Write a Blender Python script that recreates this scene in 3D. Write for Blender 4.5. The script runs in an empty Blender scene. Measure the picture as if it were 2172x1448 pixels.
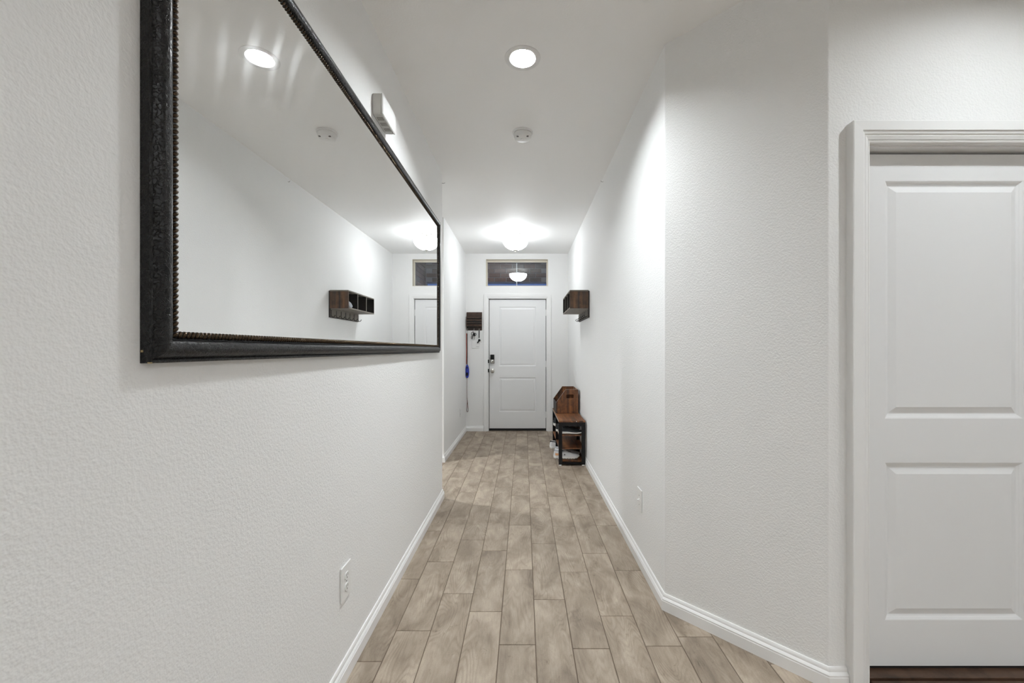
import bpy, bmesh, math, random
from mathutils import Vector

random.seed(7)
SC = bpy.context.scene
COL = SC.collection
PI = math.pi

# ------------------------------------------------------------------ camera, world, exposure
W_PX, H_PX = 2172.0, 1448.0
F_PX = 875.0
VX, VY = 1111.0, 741.0            # where the hallway's lines meet in the picture
EYE = 1.272                       # height of the camera above the floor
cam = bpy.data.cameras.new('camera')
cam.sensor_width = 36.0
cam.lens = F_PX / W_PX * 36.0
cam.shift_x = -(VX - W_PX / 2) / W_PX
cam.shift_y = (VY - H_PX / 2) / W_PX
cam.clip_start = 0.02
cam_o = bpy.data.objects.new('camera', cam)
cam_o.location = (0, 0, EYE)
cam_o.rotation_euler = (PI / 2, 0, 0)
COL.objects.link(cam_o)
SC.camera = cam_o

world = bpy.data.worlds.new('dusk_sky')
SC.world = world
world.use_nodes = True
bg = world.node_tree.nodes['Background']
bg.inputs[0].default_value = (0.18, 0.33, 0.85, 1)
bg.inputs[1].default_value = 0.42

vs = SC.view_settings
vs.view_transform = 'Standard'
vs.look = 'None'
vs.gamma = 1.0
vs.use_curve_mapping = False
vs.exposure = 0.15
SC.cycles.use_adaptive_sampling = True
SC.cycles.adaptive_threshold = 0.04

# light given off by the fixtures (radiance of the lens / the glass bowl)
CAN_POWER = 700.0
CAN_SHARE = [1.32, 0.60, 0.44, 1.40, 0.8, 1.8]   # how far each can is dimmed
BOWL_POWER = 32.0
SC.cycles.use_light_tree = False
SC.cycles.diffuse_bounces = 8
SC.cycles.max_bounces = 14

# ------------------------------------------------------------------ the place, in metres
ZC = 2.765                        # ceiling
XL, XR = -0.696, 0.691            # hallway walls
YE = 6.434                        # wall with the front door
XF = -0.904                       # foyer's left wall
YO0, YO1 = 3.52, 4.66             # opening to the side hall
P1 = (0.691, 2.022)               # corners of the angled wall
P2 = (1.147, 1.554)
YD = 1.554                        # wall with the panelled side door
XB, YB = 3.6, -4.0                # far sides of the room behind the camera


# ------------------------------------------------------------------ material helpers
def new_mat(name):
    m = bpy.data.materials.new(name)
    m.use_nodes = True
    nt = m.node_tree
    return m, nt, nt.nodes['Principled BSDF']


def N(nt, t, **kw):
    n = nt.nodes.new(t)
    for k, v in kw.items():
        if k in n.inputs:
            n.inputs[k].default_value = v
        else:
            setattr(n, k, v)
    return n


def plain(name, col, rough=0.5, metal=0.0, spec=0.5, coat=0.0, bump=None):
    m, nt, b = new_mat(name)
    b.inputs['Base Color'].default_value = (*col, 1)
    b.inputs['Roughness'].default_value = rough
    b.inputs['Metallic'].default_value = metal
    b.inputs['Specular IOR Level'].default_value = spec
    b.inputs['Coat Weight'].default_value = coat
    if bump:
        sc, st, dist = bump
        tc = N(nt, 'ShaderNodeTexCoord')
        no = N(nt, 'ShaderNodeTexNoise', Scale=sc, Detail=3.0)
        bp = N(nt, 'ShaderNodeBump', Strength=st, Distance=dist)
        nt.links.new(tc.outputs['Object'], no.inputs['Vector'])
        nt.links.new(no.outputs['Fac'], bp.inputs['Height'])
        nt.links.new(bp.outputs['Normal'], b.inputs['Normal'])
    return m


def ramp(nt, stops, interp='LINEAR'):
    r = nt.nodes.new('ShaderNodeValToRGB')
    r.color_ramp.interpolation = interp
    els = r.color_ramp.elements
    while len(els) < len(stops):
        els.new(0.5)
    for e, (p, c) in zip(els, stops):
        e.position = p
        e.color = (*c, 1) if len(c) == 3 else c
    return r


def wall_paint(name, col, scale, strength):
    """rolled paint over an orange-peel / knockdown spray texture"""
    m, nt, b = new_mat(name)
    b.inputs['Base Color'].default_value = (*col, 1)
    b.inputs['Roughness'].default_value = 0.62
    b.inputs['Specular IOR Level'].default_value = 0.25
    tc = N(nt, 'ShaderNodeTexCoord')
    n1 = N(nt, 'ShaderNodeTexNoise', Scale=scale, Detail=1.5, Roughness=0.5)
    r1 = ramp(nt, [(0.25, (0, 0, 0)), (0.75, (1, 1, 1))])
    bp = N(nt, 'ShaderNodeBump', Strength=strength, Distance=0.0022)
    L = nt.links.new
    L(tc.outputs['Object'], n1.inputs['Vector'])
    L(n1.outputs['Fac'], r1.inputs['Fac'])
    L(r1.outputs['Color'], bp.inputs['Height'])
    L(bp.outputs['Normal'], b.inputs['Normal'])
    return m


def plank_mat(name):
    """wood-look porcelain plank: every plank has its own cut of the pattern"""
    m, nt, b = new_mat(name)
    L = nt.links.new
    tc = N(nt, 'ShaderNodeTexCoord')
    oi = N(nt, 'ShaderNodeObjectInfo')
    off = N(nt, 'ShaderNodeVectorMath', operation='SCALE')
    comb = N(nt, 'ShaderNodeCombineXYZ')
    m1 = N(nt, 'ShaderNodeMath', operation='MULTIPLY'); m1.inputs[1].default_value = 37.0
    m2 = N(nt, 'ShaderNodeMath', operation='MULTIPLY'); m2.inputs[1].default_value = 91.0
    L(oi.outputs['Random'], m1.inputs[0]); L(oi.outputs['Random'], m2.inputs[0])
    L(m1.outputs[0], comb.inputs[0]); L(m2.outputs[0], comb.inputs[1]); L(m1.outputs[0], comb.inputs[2])
    add = N(nt, 'ShaderNodeVectorMath', operation='ADD')
    L(tc.outputs['Object'], add.inputs[0]); L(comb.outputs[0], add.inputs[1])

    def mapped(sx, sy):
        mp = N(nt, 'ShaderNodeMapping')
        mp.inputs['Scale'].default_value = (sx, sy, 1)
        L(add.outputs[0], mp.inputs['Vector'])
        return mp
    # broad cloudy tone
    cl = N(nt, 'ShaderNodeTexNoise', Scale=1.0, Detail=3.0, Roughness=0.55, Distortion=0.6)
    L(mapped(9, 4.2).outputs[0], cl.inputs['Vector'])
    # cathedral grain: rings cut lengthways
    fld = N(nt, 'ShaderNodeTexNoise', Scale=1.0, Detail=1.6, Roughness=0.45, Distortion=0.25)
    L(mapped(8.5, 1.7).outputs[0], fld.inputs['Vector'])
    kx = N(nt, 'ShaderNodeMath', operation='MULTIPLY'); kx.inputs[1].default_value = 150.0
    L(fld.outputs['Fac'], kx.inputs[0])
    wv = N(nt, 'ShaderNodeMath', operation='SINE')
    L(kx.outputs[0], wv.inputs[0])
    wr = N(nt, 'ShaderNodeMapRange')
    wr.inputs['From Min'].default_value = -1.0
    L(wv.outputs[0], wr.inputs['Value'])
    gm = N(nt, 'ShaderNodeTexNoise', Scale=1.0, Detail=1.0)
    L(mapped(6, 3).outputs[0], gm.inputs['Vector'])
    gmr = ramp(nt, [(0.40, (0.10, 0.10, 0.10)), (0.64, (0.70, 0.70, 0.70))])
    L(gm.outputs['Fac'], gmr.inputs['Fac'])
    # fine fibres along the plank
    fb = N(nt, 'ShaderNodeTexNoise', Scale=1.0, Detail=4.0, Roughness=0.65, Distortion=0.35)
    L(mapped(150, 16).outputs[0], fb.inputs['Vector'])
    # knots and dark flecks
    kn = N(nt, 'ShaderNodeTexNoise', Scale=1.0, Detail=5.0, Roughness=0.7, Distortion=1.4)
    L(mapped(22, 9).outputs[0], kn.inputs['Vector'])
    sp = N(nt, 'ShaderNodeTexNoise', Scale=260.0, Detail=2.0)
    L(add.outputs[0], sp.inputs['Vector'])

    base = ramp(nt, [(0.30, (0.215, 0.170, 0.128)), (0.50, (0.325, 0.264, 0.204)), (0.68, (0.420, 0.350, 0.278))])
    L(cl.outputs['Fac'], base.inputs['Fac'])
    gr = ramp(nt, [(0.0, (0.78, 0.76, 0.74)), (0.35, (0.97, 0.97, 0.97)), (1.0, (1.06, 1.06, 1.06))])
    L(wr.outputs[0], gr.inputs['Fac'])
    fr = ramp(nt, [(0.30, (0.84, 0.83, 0.82)), (0.55, (1.0, 1.0, 1.0)), (0.75, (1.10, 1.10, 1.10))])
    L(fb.outputs['Fac'], fr.inputs['Fac'])
    kr = ramp(nt, [(0.27, (0.60, 0.57, 0.54)), (0.40, (1.0, 1.0, 1.0))])
    L(kn.outputs['Fac'], kr.inputs['Fac'])
    sr = ramp(nt, [(0.30, (0.93, 0.93, 0.93)), (0.70, (1.06, 1.06, 1.06))])
    L(sp.outputs['Fac'], sr.inputs['Fac'])

    def mul(a, c, fac=1.0):
        x = N(nt, 'ShaderNodeMix', data_type='RGBA', blend_type='MULTIPLY')
        x.inputs[0].default_value = fac
        L(a, x.inputs[6]); L(c, x.inputs[7])
        return x.outputs[2]
    gx = N(nt, 'ShaderNodeMix', data_type='RGBA', blend_type='MULTIPLY')
    L(gmr.outputs[0], gx.inputs[0]); L(base.outputs[0], gx.inputs[6]); L(gr.outputs[0], gx.inputs[7])
    c = gx.outputs[2]
    c = mul(c, fr.outputs[0], 0.75)
    c = mul(c, kr.outputs[0], 0.9)
    c = mul(c, sr.outputs[0], 1.0)
    hs = N(nt, 'ShaderNodeHueSaturation')
    vr = N(nt, 'ShaderNodeMapRange')
    vr.inputs['To Min'].default_value = 0.94
    vr.inputs['To Max'].default_value = 1.06
    L(oi.outputs['Random'], vr.inputs['Value'])
    L(vr.outputs[0], hs.inputs['Value'])
    L(c, hs.inputs['Color'])
    L(hs.outputs[0], b.inputs['Base Color'])
    b.inputs['Roughness'].default_value = 0.52
    b.inputs['Specular IOR Level'].default_value = 0.35
    bp = N(nt, 'ShaderNodeBump', Strength=0.10, Distance=0.001)
    L(fb.outputs['Fac'], bp.inputs['Height'])
    L(bp.outputs[0], b.inputs['Normal'])
    return m


def rustic_wood(name, dark, mid, light, axis='Z', rough=0.5):
    """rustic laminate: stripes of brown running along one axis"""
    m, nt, b = new_mat(name)
    L = nt.links.new
    tc = N(nt, 'ShaderNodeTexCoord')
    mp = N(nt, 'ShaderNodeMapping')
    s = {'X': (3, 40, 40), 'Y': (40, 3, 40), 'Z': (40, 40, 3)}[axis]
    mp.inputs['Scale'].default_value = s
    L(tc.outputs['Object'], mp.inputs['Vector'])
    n1 = N(nt, 'ShaderNodeTexNoise', Scale=0.55, Detail=3.0, Distortion=0.6)
    L(mp.outputs[0], n1.inputs['Vector'])
    r = ramp(nt, [(0.32, dark), (0.50, mid), (0.68, light)])
    L(n1.outputs['Fac'], r.inputs['Fac'])
    n2 = N(nt, 'ShaderNodeTexNoise', Scale=16.0, Detail=4.0, Roughness=0.6)
    L(tc.outputs['Object'], n2.inputs['Vector'])
    r2 = ramp(nt, [(0.36, (0.30, 0.28, 0.27)), (0.56, (1, 1, 1))])
    L(n2.outputs['Fac'], r2.inputs['Fac'])
    x = N(nt, 'ShaderNodeMix', data_type='RGBA', blend_type='MULTIPLY')
    x.inputs[0].default_value = 0.7
    L(r.outputs[0], x.inputs[6]); L(r2.outputs[0], x.inputs[7])
    L(x.outputs[2], b.inputs['Base Color'])
    b.inputs['Roughness'].default_value = rough
    return m


def emitter(name, col, strength):
    m, nt, b = new_mat(name)
    b.inputs['Base Color'].default_value = (0.9, 0.9, 0.88, 1)
    b.inputs['Emission Color'].default_value = (*col, 1)
    b.inputs['Emission Strength'].default_value = strength
    return m


def leather_mat():
    m, nt, b = new_mat('embossed_black_leather')
    L = nt.links.new
    tc = N(nt, 'ShaderNodeTexCoord')
    vo = N(nt, 'ShaderNodeTexVoronoi', feature='DISTANCE_TO_EDGE', Scale=105.0)
    ns = N(nt, 'ShaderNodeTexNoise', Scale=75.0, Detail=2.0, Distortion=1.2)
    mixv = N(nt, 'ShaderNodeMix', data_type='VECTOR')
    mixv.inputs[0].default_value = 0.02
    L(tc.outputs['Object'], mixv.inputs[4]); L(ns.outputs['Color'], mixv.inputs[5])
    L(tc.outputs['Object'], ns.inputs['Vector'])
    L(mixv.outputs[1], vo.inputs['Vector'])
    r = ramp(nt, [(0.0, (0, 0, 0)), (0.09, (1, 1, 1))], 'EASE')
    L(vo.outputs['Distance'], r.inputs['Fac'])
    mx = N(nt, 'ShaderNodeMath', operation='MULTIPLY_ADD'); mx.inputs[1].default_value = 0.9
    L(ns.outputs['Fac'], mx.inputs[0]); L(r.outputs[0], mx.inputs[2])
    bp = N(nt, 'ShaderNodeBump', Strength=0.55, Distance=0.0025)
    L(mx.outputs[0], bp.inputs['Height']); L(bp.outputs[0], b.inputs['Normal'])
    b.inputs['Base Color'].default_value = (0.004, 0.004, 0.0045, 1)
    b.inputs['Roughness'].default_value = 0.30
    b.inputs['Specular IOR Level'].default_value = 0.38
    return m


def mirror_mat():
    """silvered glass with faint wiped smears that catch the light"""
    m, nt, b = new_mat('mirror_glass')
    L = nt.links.new
    out = nt.nodes['Material Output']
    b.inputs['Base Color'].default_value = (0.93, 0.935, 0.93, 1)
    b.inputs['Metallic'].default_value = 1.0
    b.inputs['Roughness'].default_value = 0.0
    sm = N(nt, 'ShaderNodeBsdfAnisotropic', Roughness=0.27)
    tc = N(nt, 'ShaderNodeTexCoord')
    mp = N(nt, 'ShaderNodeMapping')
    mp.inputs['Location'].default_value = (0, 0.25, -0.35)
    mp.inputs['Scale'].default_value = (1, 1.6, 1.0)
    wv = N(nt, 'ShaderNodeTexWave', wave_type='RINGS', rings_direction='X', wave_profile='SIN', Scale=2.3, Distortion=4.0, Detail=2.0)
    wv.inputs['Detail Scale'].default_value = 0.8
    L(tc.outputs['Object'], mp.inputs['Vector']); L(mp.outputs[0], wv.inputs['Vector'])
    r = ramp(nt, [(0.55, (0.004, 0.004, 0.004)), (0.95, (0.020, 0.020, 0.020))])
    L(wv.outputs['Fac'], r.inputs['Fac'])
    mx = N(nt, 'ShaderNodeMixShader')
    L(r.outputs[0], mx.inputs[0]); L(b.outputs[0], mx.inputs[1]); L(sm.outputs[0], mx.inputs[2])
    L(mx.outputs[0], out.inputs[0])
    return m


def pane_mat():
    m = bpy.data.materials.new('window_glass')
    m.use_nodes = True
    nt = m.node_tree
    for n in list(nt.nodes):
        nt.nodes.remove(n)
    out = N(nt, 'ShaderNodeOutputMaterial')
    tr = N(nt, 'ShaderNodeBsdfTransparent')
    gl = N(nt, 'ShaderNodeBsdfGlossy', Roughness=0.0)
    fr = N(nt, 'ShaderNodeFresnel', IOR=1.75)
    mx = N(nt, 'ShaderNodeMixShader')
    tr.inputs['Color'].default_value = (0.92, 0.94, 0.95, 1)
    nt.links.new(fr.outputs[0], mx.inputs[0])
    nt.links.new(tr.outputs[0], mx.inputs[1])
    nt.links.new(gl.outputs[0], mx.inputs[2])
    nt.links.new(mx.outputs[0], out.inputs[0])
    return m


def brick_mat():
    m, nt, b = new_mat('fired_clay')
    L = nt.links.new
    oi = N(nt, 'ShaderNodeObjectInfo')
    r = ramp(nt, [(0.0, (0.13, 0.062, 0.045)), (0.4, (0.20, 0.10, 0.075)), (0.75, (0.24, 0.15, 0.12)), (1.0, (0.13, 0.10, 0.09))])
    L(oi.outputs['Random'], r.inputs['Fac'])
    tc = N(nt, 'ShaderNodeTexCoord')
    ns = N(nt, 'ShaderNodeTexNoise', Scale=60.0, Detail=4.0)
    L(tc.outputs['Object'], ns.inputs['Vector'])
    x = N(nt, 'ShaderNodeMix', data_type='RGBA', blend_type='OVERLAY')
    x.inputs[0].default_value = 0.5
    L(r.outputs[0], x.inputs[6]); L(ns.outputs['Fac'], x.inputs[7])
    L(x.outputs[2], b.inputs['Base Color'])
    b.inputs['Roughness'].default_value = 0.9
    return m


M = dict(
    wall=wall_paint('wall_paint', (0.832, 0.833, 0.828), 140.0, 0.38),
    ceil=wall_paint('ceiling_paint', (0.92, 0.918, 0.91), 120.0, 0.12),
    trim=plain('trim_enamel', (0.84, 0.84, 0.835), 0.30),
    door=plain('door_enamel', (0.80, 0.805, 0.81), 0.36, bump=(220.0, 0.05, 0.0006)),
    plank=plank_mat('wood_look_porcelain'),
    grout=plain('grout', (0.145, 0.108, 0.078), 0.9),
    leather=leather_mat(),
    bead=plain('dark_bronze', (0.055, 0.036, 0.020), 0.22, 0.8),
    mirror=mirror_mat(),
    plastic=plain('white_plastic', (0.80, 0.80, 0.79), 0.35),
    plastic_warm=plain('off_white_plastic', (0.78, 0.77, 0.74), 0.4),
    dark=plain('dark_gap', (0.012, 0.012, 0.012), 0.7),
    slot=plain('grey_slot', (0.16, 0.155, 0.15), 0.8),
    nickel=plain('brushed_nickel', (0.56, 0.54, 0.50), 0.30, 1.0),
    steel=plain('polished_steel', (0.70, 0.70, 0.70), 0.18, 1.0),
    black_metal=plain('black_powder_coat', (0.005, 0.005, 0.0055), 0.42, spec=0.3),
    hook_metal=plain('bronze_hook', (0.028, 0.024, 0.020), 0.40, 0.6),
    shelf_wood=rustic_wood('dark_walnut_laminate', (0.030, 0.020, 0.015), (0.090, 0.050, 0.030), (0.19, 0.095, 0.045), 'Z', 0.55),
    shelf_grey=plain('grey_brown_board', (0.21, 0.19, 0.165), 0.6),
    shelf_dark=plain('dark_board_and_shade', (0.022, 0.018, 0.016), 0.6),  # dark boards, and painted shade inside the cubbies and mail pockets
    rustic=rustic_wood('rustic_brown_laminate', (0.028, 0.012, 0.006), (0.145, 0.050, 0.015), (0.33, 0.130, 0.040), 'Z', 0.5),
    rustic_x=rustic_wood('rustic_brown_top', (0.045, 0.018, 0.008), (0.175, 0.064, 0.020), (0.33, 0.135, 0.044), 'Y', 0.45),
    organizer=rustic_wood('dark_brown_pine', (0.018, 0.011, 0.008), (0.045, 0.024, 0.015), (0.085, 0.040, 0.022), 'X', 0.5),
    edge=plain('taupe_edge_band', (0.30, 0.275, 0.245), 0.5),
    bowl=emitter('lit_alabaster_glass', (0.93, 0.972, 1.0), BOWL_POWER),
    bowl_in=emitter('lit_bowl_inside', (0.93, 0.972, 1.0), BOWL_POWER * 0.07),
    vinyl=plain('cream_vinyl', (0.66, 0.62, 0.53), 0.45),
    pane=pane_mat(),
    brick=brick_mat(),
    mortar=plain('mortar', (0.40, 0.37, 0.36), 0.95),
    concrete=plain('pale_concrete', (0.5, 0.49, 0.47), 0.9),
    red_strap=plain('red_orange_webbing', (0.42, 0.05, 0.02), 0.7),
    dark_strap=plain('black_webbing', (0.018, 0.010, 0.010), 0.7),
    blue=plain('blue_plastic', (0.018, 0.035, 0.36), 0.32),
    cord=plain('dark_red_cord', (0.10, 0.022, 0.012), 0.8),
    charcoal=plain('charcoal_knit', (0.022, 0.024, 0.027), 0.85, bump=(700.0, 0.3, 0.0006)),
    white_rubber=plain('white_rubber', (0.72, 0.71, 0.67), 0.55),
    white_mesh=plain('white_mesh_fabric', (0.62, 0.62, 0.62), 0.8, bump=(600.0, 0.3, 0.0006)),
    orange_pad=plain('peach_fabric', (0.70, 0.36, 0.17), 0.7),
    grey_fabric=plain('grey_crumpled_fabric', (0.36, 0.38, 0.41), 0.85),
    threshold=rustic_wood('brown_oak_threshold', (0.055, 0.028, 0.015), (0.085, 0.045, 0.026), (0.115, 0.065, 0.04), 'X', 0.45),
    screw=plain('screw_head', (0.35, 0.34, 0.33), 0.4, 0.8),
    chip=plain('bare_gold_chip', (0.42, 0.32, 0.16), 0.5),
)


# ------------------------------------------------------------------ geometry helpers
class MB:
    def __init__(self):
        self.v = []
        self.f = []

    def add(self, vs, fs):
        o = len(self.v)
        self.v += [tuple(p) for p in vs]
        self.f += [tuple(i + o for i in q) for q in fs]
        return self

    def box(self, x0, x1, y0, y1, z0, z1, ch=0.0):
        if ch <= 0:
            vs = [(x, y, z) for x in (x0, x1) for y in (y0, y1) for z in (z0, z1)]
            return self.add(vs, [(0, 1, 3, 2), (4, 6, 7, 5), (0, 4, 5, 1), (2, 3, 7, 6), (0, 2, 6, 4), (1, 5, 7, 3)])
        # box with every edge chamfered
        c = ch
        X, Y, Z = (x0, x1), (y0, y1), (z0, z1)
        vs = []
        idx = {}
        for i in (0, 1):
            for j in (0, 1):
                for k in (0, 1):
                    sx, sy, sz = (c, -c)[i], (c, -c)[j], (c, -c)[k]
                    for ax, p in (('x', (X[i], Y[j] + sy, Z[k] + sz)), ('y', (X[i] + sx, Y[j], Z[k] + sz)), ('z', (X[i] + sx, Y[j] + sy, Z[k]))):
                        idx[(i, j, k, ax)] = len(vs)
                        vs.append(p)
        fs = []
        for i in (0, 1):
            q = [idx[(i, a, b, 'x')] for a, b in ((0, 0), (1, 0), (1, 1), (0, 1))]
            fs.append(tuple(q if i else q[::-1]))
            q = [idx[(a, i, b, 'y')] for a, b in ((0, 0), (1, 0), (1, 1), (0, 1))]
            fs.append(tuple(q[::-1] if i else q))
            q = [idx[(a, b, i, 'z')] for a, b in ((0, 0), (1, 0), (1, 1), (0, 1))]
            fs.append(tuple(q if i else q[::-1]))
        for a in (0, 1):
            for b in (0, 1):
                fs.append((idx[(0, a, b, 'y')], idx[(1, a, b, 'y')], idx[(1, a, b, 'z')], idx[(0, a, b, 'z')]))
                fs.append((idx[(a, 0, b, 'x')], idx[(a, 1, b, 'x')], idx[(a, 1, b, 'z')], idx[(a, 0, b, 'z')]))
                fs.append((idx[(a, b, 0, 'x')], idx[(a, b, 1, 'x')], idx[(a, b, 1, 'y')], idx[(a, b, 0, 'y')]))
                for k in (0, 1):
                    fs.append((idx[(a, b, k, 'x')], idx[(a, b, k, 'y')], idx[(a, b, k, 'z')]))
        return self.add(vs, fs)

    def prism(self, poly, a0, a1, axis='Z'):
        """polygon extruded along an axis: Z takes (x,y), Y takes (x,z), X takes (y,z)"""
        n = len(poly)
        f = {'Z': lambda p, a: (p[0], p[1], a), 'Y': lambda p, a: (p[0], a, p[1]), 'X': lambda p, a: (a, p[0], p[1])}[axis]
        vs = [f(p, a0) for p in poly] + [f(p, a1) for p in poly]
        fs = [tuple(range(n))[::-1], tuple(range(n, 2 * n))]
        fs += [(i, (i + 1) % n, n + (i + 1) % n, n + i) for i in range(n)]
        return self.add(vs, fs)

    def loft(self, rings, closed=True, cap=True):
        n = len(rings[0])
        vs = [p for r in rings for p in r]
        fs = []
        for k in range(len(rings) - 1):
            for i in range(n if closed else n - 1):
                j = (i + 1) % n
                fs.append((k * n + i, k * n + j, (k + 1) * n + j, (k + 1) * n + i))
        if cap:
            fs.append(tuple(range(n))[::-1])
            o = (len(rings) - 1) * n
            fs.append(tuple(range(o, o + n)))
        return self.add(vs, fs)

    def lathe(self, prof, c, axis='Z', seg=32, cap=True):
        """profile of (radius, height) turned round an axis through c"""
        rings = []
        for r, h in prof:
            ring = []
            for i in range(seg):
                a = 2 * PI * i / seg
                u, w = r * math.cos(a), r * math.sin(a)
                if axis == 'Z':
                    ring.append((c[0] + u, c[1] + w, c[2] + h))
                elif axis == 'Y':
                    ring.append((c[0] + u, c[1] + h, c[2] + w))
                else:
                    ring.append((c[0] + h, c[1] + u, c[2] + w))
            rings.append(ring)
        return self.loft(rings, True, cap)

    def tube(self, path, r, seg=8, cap=True, closed=False):
        pts = [Vector(p) for p in path]
        rings = []
        n = len(pts)
        up = Vector((0.13, 0.21, 0.97))
        for i, p in enumerate(pts):
            if closed:
                t = (pts[(i + 1) % n] - pts[i - 1])
            else:
                t = pts[min(i + 1, n - 1)] - pts[max(i - 1, 0)]
            t.normalize()
            a = t.cross(up)
            if a.length < 1e-3:
                a = t.cross(Vector((1, 0, 0)))
            a.normalize()
            b = t.cross(a)
            rr = r[i] if isinstance(r, (list, tuple)) else r
            rings.append([p + (a * math.cos(2 * PI * k / seg) + b * math.sin(2 * PI * k / seg)) * rr for k in range(seg)])
        if closed:
            rings.append(rings[0])
        return self.loft(rings, True, cap and not closed)

    def build(self, name, mat, parent=None, smooth=False, kind=None, angle=40):
        o0 = ORG.get(parent, Vector((0, 0, 0))) if parent else Vector((0, 0, 0))
        me = bpy.data.meshes.new(name)
        me.from_pydata([(p[0] - o0.x, p[1] - o0.y, p[2] - o0.z) for p in self.v], [], self.f)
        bm = bmesh.new()
        bm.from_mesh(me)
        bmesh.ops.remove_doubles(bm, verts=bm.verts, dist=1e-6)
        bmesh.ops.recalc_face_normals(bm, faces=bm.faces)
        if smooth:
            for f in bm.faces:
                f.smooth = True
            for e in bm.edges:
                e.smooth = not (len(e.link_faces) == 2 and e.calc_face_angle(0) > math.radians(angle))
        bm.to_mesh(me)
        bm.free()
        me.materials.append(M[mat] if isinstance(mat, str) else mat)
        o = bpy.data.objects.new(name, me)
        COL.objects.link(o)
        if parent:
            o.parent = parent
            ORG[o] = o0
        if kind:
            o['kind'] = kind
        return o


ORG = {}


def thing(name, loc, label, cat, group=None, kind=None):
    o = bpy.data.objects.new(name, None)
    o.empty_display_size = 0.05
    COL.objects.link(o)
    o.location = loc
    ORG[o] = Vector(loc)
    return tag(o, label, cat, group, kind)


def tag(o, label, cat, group=None, kind=None):
    o['label'] = label
    o['category'] = cat
    if group:
        o['group'] = group
    if kind:
        o['kind'] = kind
    return o


def struct(o, label, cat):
    return tag(o, label, cat, None, 'structure')


def arc(cx, cy, r, a0, a1, n):
    return [(cx + r * math.cos(a0 + (a1 - a0) * i / n), cy + r * math.sin(a0 + (a1 - a0) * i / n)) for i in range(n + 1)]


# ------------------------------------------------------------------ ceiling (with square holes for the recessed cans)
CANS = [(-0.006, 2.115), (1.75, 0.90), (0.15, -1.0), (1.9, -1.6), (0.15, -3.0), (-2.0, 4.09)]  # the three living-room cans are unseen lamps added as fill
HOLE = 0.0645


def build_ceiling():
    xs = sorted({-3.4, XB + 0.2} | {c[0] + s * HOLE for c in CANS for s in (-1, 1)})
    ys = sorted({YB - 0.2, YE + 0.14} | {c[1] + s * HOLE for c in CANS for s in (-1, 1)})
    m = MB()
    for j in range(len(ys) - 1):
        y0, y1 = ys[j], ys[j + 1]
        yc = (y0 + y1) / 2
        x_start = -3.4
        for c in sorted(c for c in CANS if abs(c[1] - yc) < HOLE):
            m.box(x_start, c[0] - HOLE, y0, y1, ZC, ZC + 0.12)
            x_start = c[0] + HOLE
        m.box(x_start, XB + 0.2, y0, y1, ZC, ZC + 0.12)
    o = m.build('ceiling', 'ceil')
    return struct(o, 'smooth white painted ceiling running the length of the hallway', 'ceiling')


build_ceiling()

# ------------------------------------------------------------------ floor and its planks
fl = MB().box(-3.4, XB + 0.2, YB - 0.2, YE + 0.14, -0.10, -0.0022).build('floor', 'grout')
struct(fl, 'wood-look plank tile floor laid along the hallway', 'floor')
ORG[fl] = Vector((0, 0, 0))

fr_ = MB()
fr_.box(XL, XB, YB, 0.30, -0.002, -0.0012)
fr_.box(2.20, XB, 0.30, YD, -0.002, -0.0012)
struct(fr_.build('floor_living', 'plank'), 'wood-look floor of the living room behind the hallway', 'floor')

PX0, PITCH, PLEN = -0.1065, 0.1573, 0.6050
OFFS = {0: .569, 1: .284, 2: .545, 3: .156, 4: .561, -1: .189, -2: .336, -3: .053, -4: .473, -5: .22, -6: .40}


def plank_mesh():
    w, l, t, c = (PITCH - 0.0036) / 2, (PLEN - 0.0036) / 2, 0.012, 0.0012
    vs = [(sx * w, sy * l, -t) for sx, sy in ((-1, -1), (1, -1), (1, 1), (-1, 1))]
    vs += [(sx * w, sy * l, -c) for sx, sy in ((-1, -1), (1, -1), (1, 1), (-1, 1))]
    vs += [(sx * (w - c), sy * (l - c), 0) for sx, sy in ((-1, -1), (1, -1), (1, 1), (-1, 1))]
    fs = [(8, 9, 10, 11)]
    for k in (0, 4):
        fs += [(k + i, k + (i + 1) % 4, k + 4 + (i + 1) % 4, k + 4 + i) for i in range(4)]
    me = bpy.data.meshes.new('plank')
    me.from_pydata(vs, [], fs)
    me.materials.append(M['plank'])
    return me


PLANK = plank_mesh()
n_plank = 0
for n in range(-20, 17):
    xc = PX0 + PITCH * (n + 0.5)
    off = OFFS.get(n, (0.17 + 0.37 * n) % 1.0 * PLEN)
    for k in range(-2, 12):
        yc = off + PLEN * (k + 0.5)
        y0, y1 = yc - PLEN / 2, yc + PLEN / 2
        in_hall = XL - 0.02 < xc + PITCH / 2 and xc - PITCH / 2 < XR and 0.0 < y1 and y0 < YE
        in_foyer = XF < xc + PITCH / 2 and xc < 0 and y1 > YO0 and y0 < YE
        in_side = -2.4 < xc < XL and y1 > YO0 and y0 < YO1
        x_left = xc - PITCH / 2
        in_room = XR - 0.1 < xc < 2.3 and 0.0 < y1 and y0 < max(YD, P1[1] - max(0, x_left - P1[0]))
        if in_hall or in_foyer or in_side or in_room:
            p = bpy.data.objects.new('plank', PLANK)
            p.location = (xc, yc, random.uniform(-0.0003, 0.0003))
            p.parent = fl
            COL.objects.link(p)
            n_plank += 1
print('planks', n_plank)

# ------------------------------------------------------------------ walls
RB = 0.010                       # bullnose corner radius


def wall_poly(name, poly, label, z0=0.0, z1=ZC, smooth=False):
    return struct(MB().prism(poly, z0, z1).build(name, 'wall', smooth=smooth, angle=30), label, 'wall')


def rect(x0, x1, y0, y1):
    return [(x0, y0), (x1, y0), (x1, y1), (x0, y1)]


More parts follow.
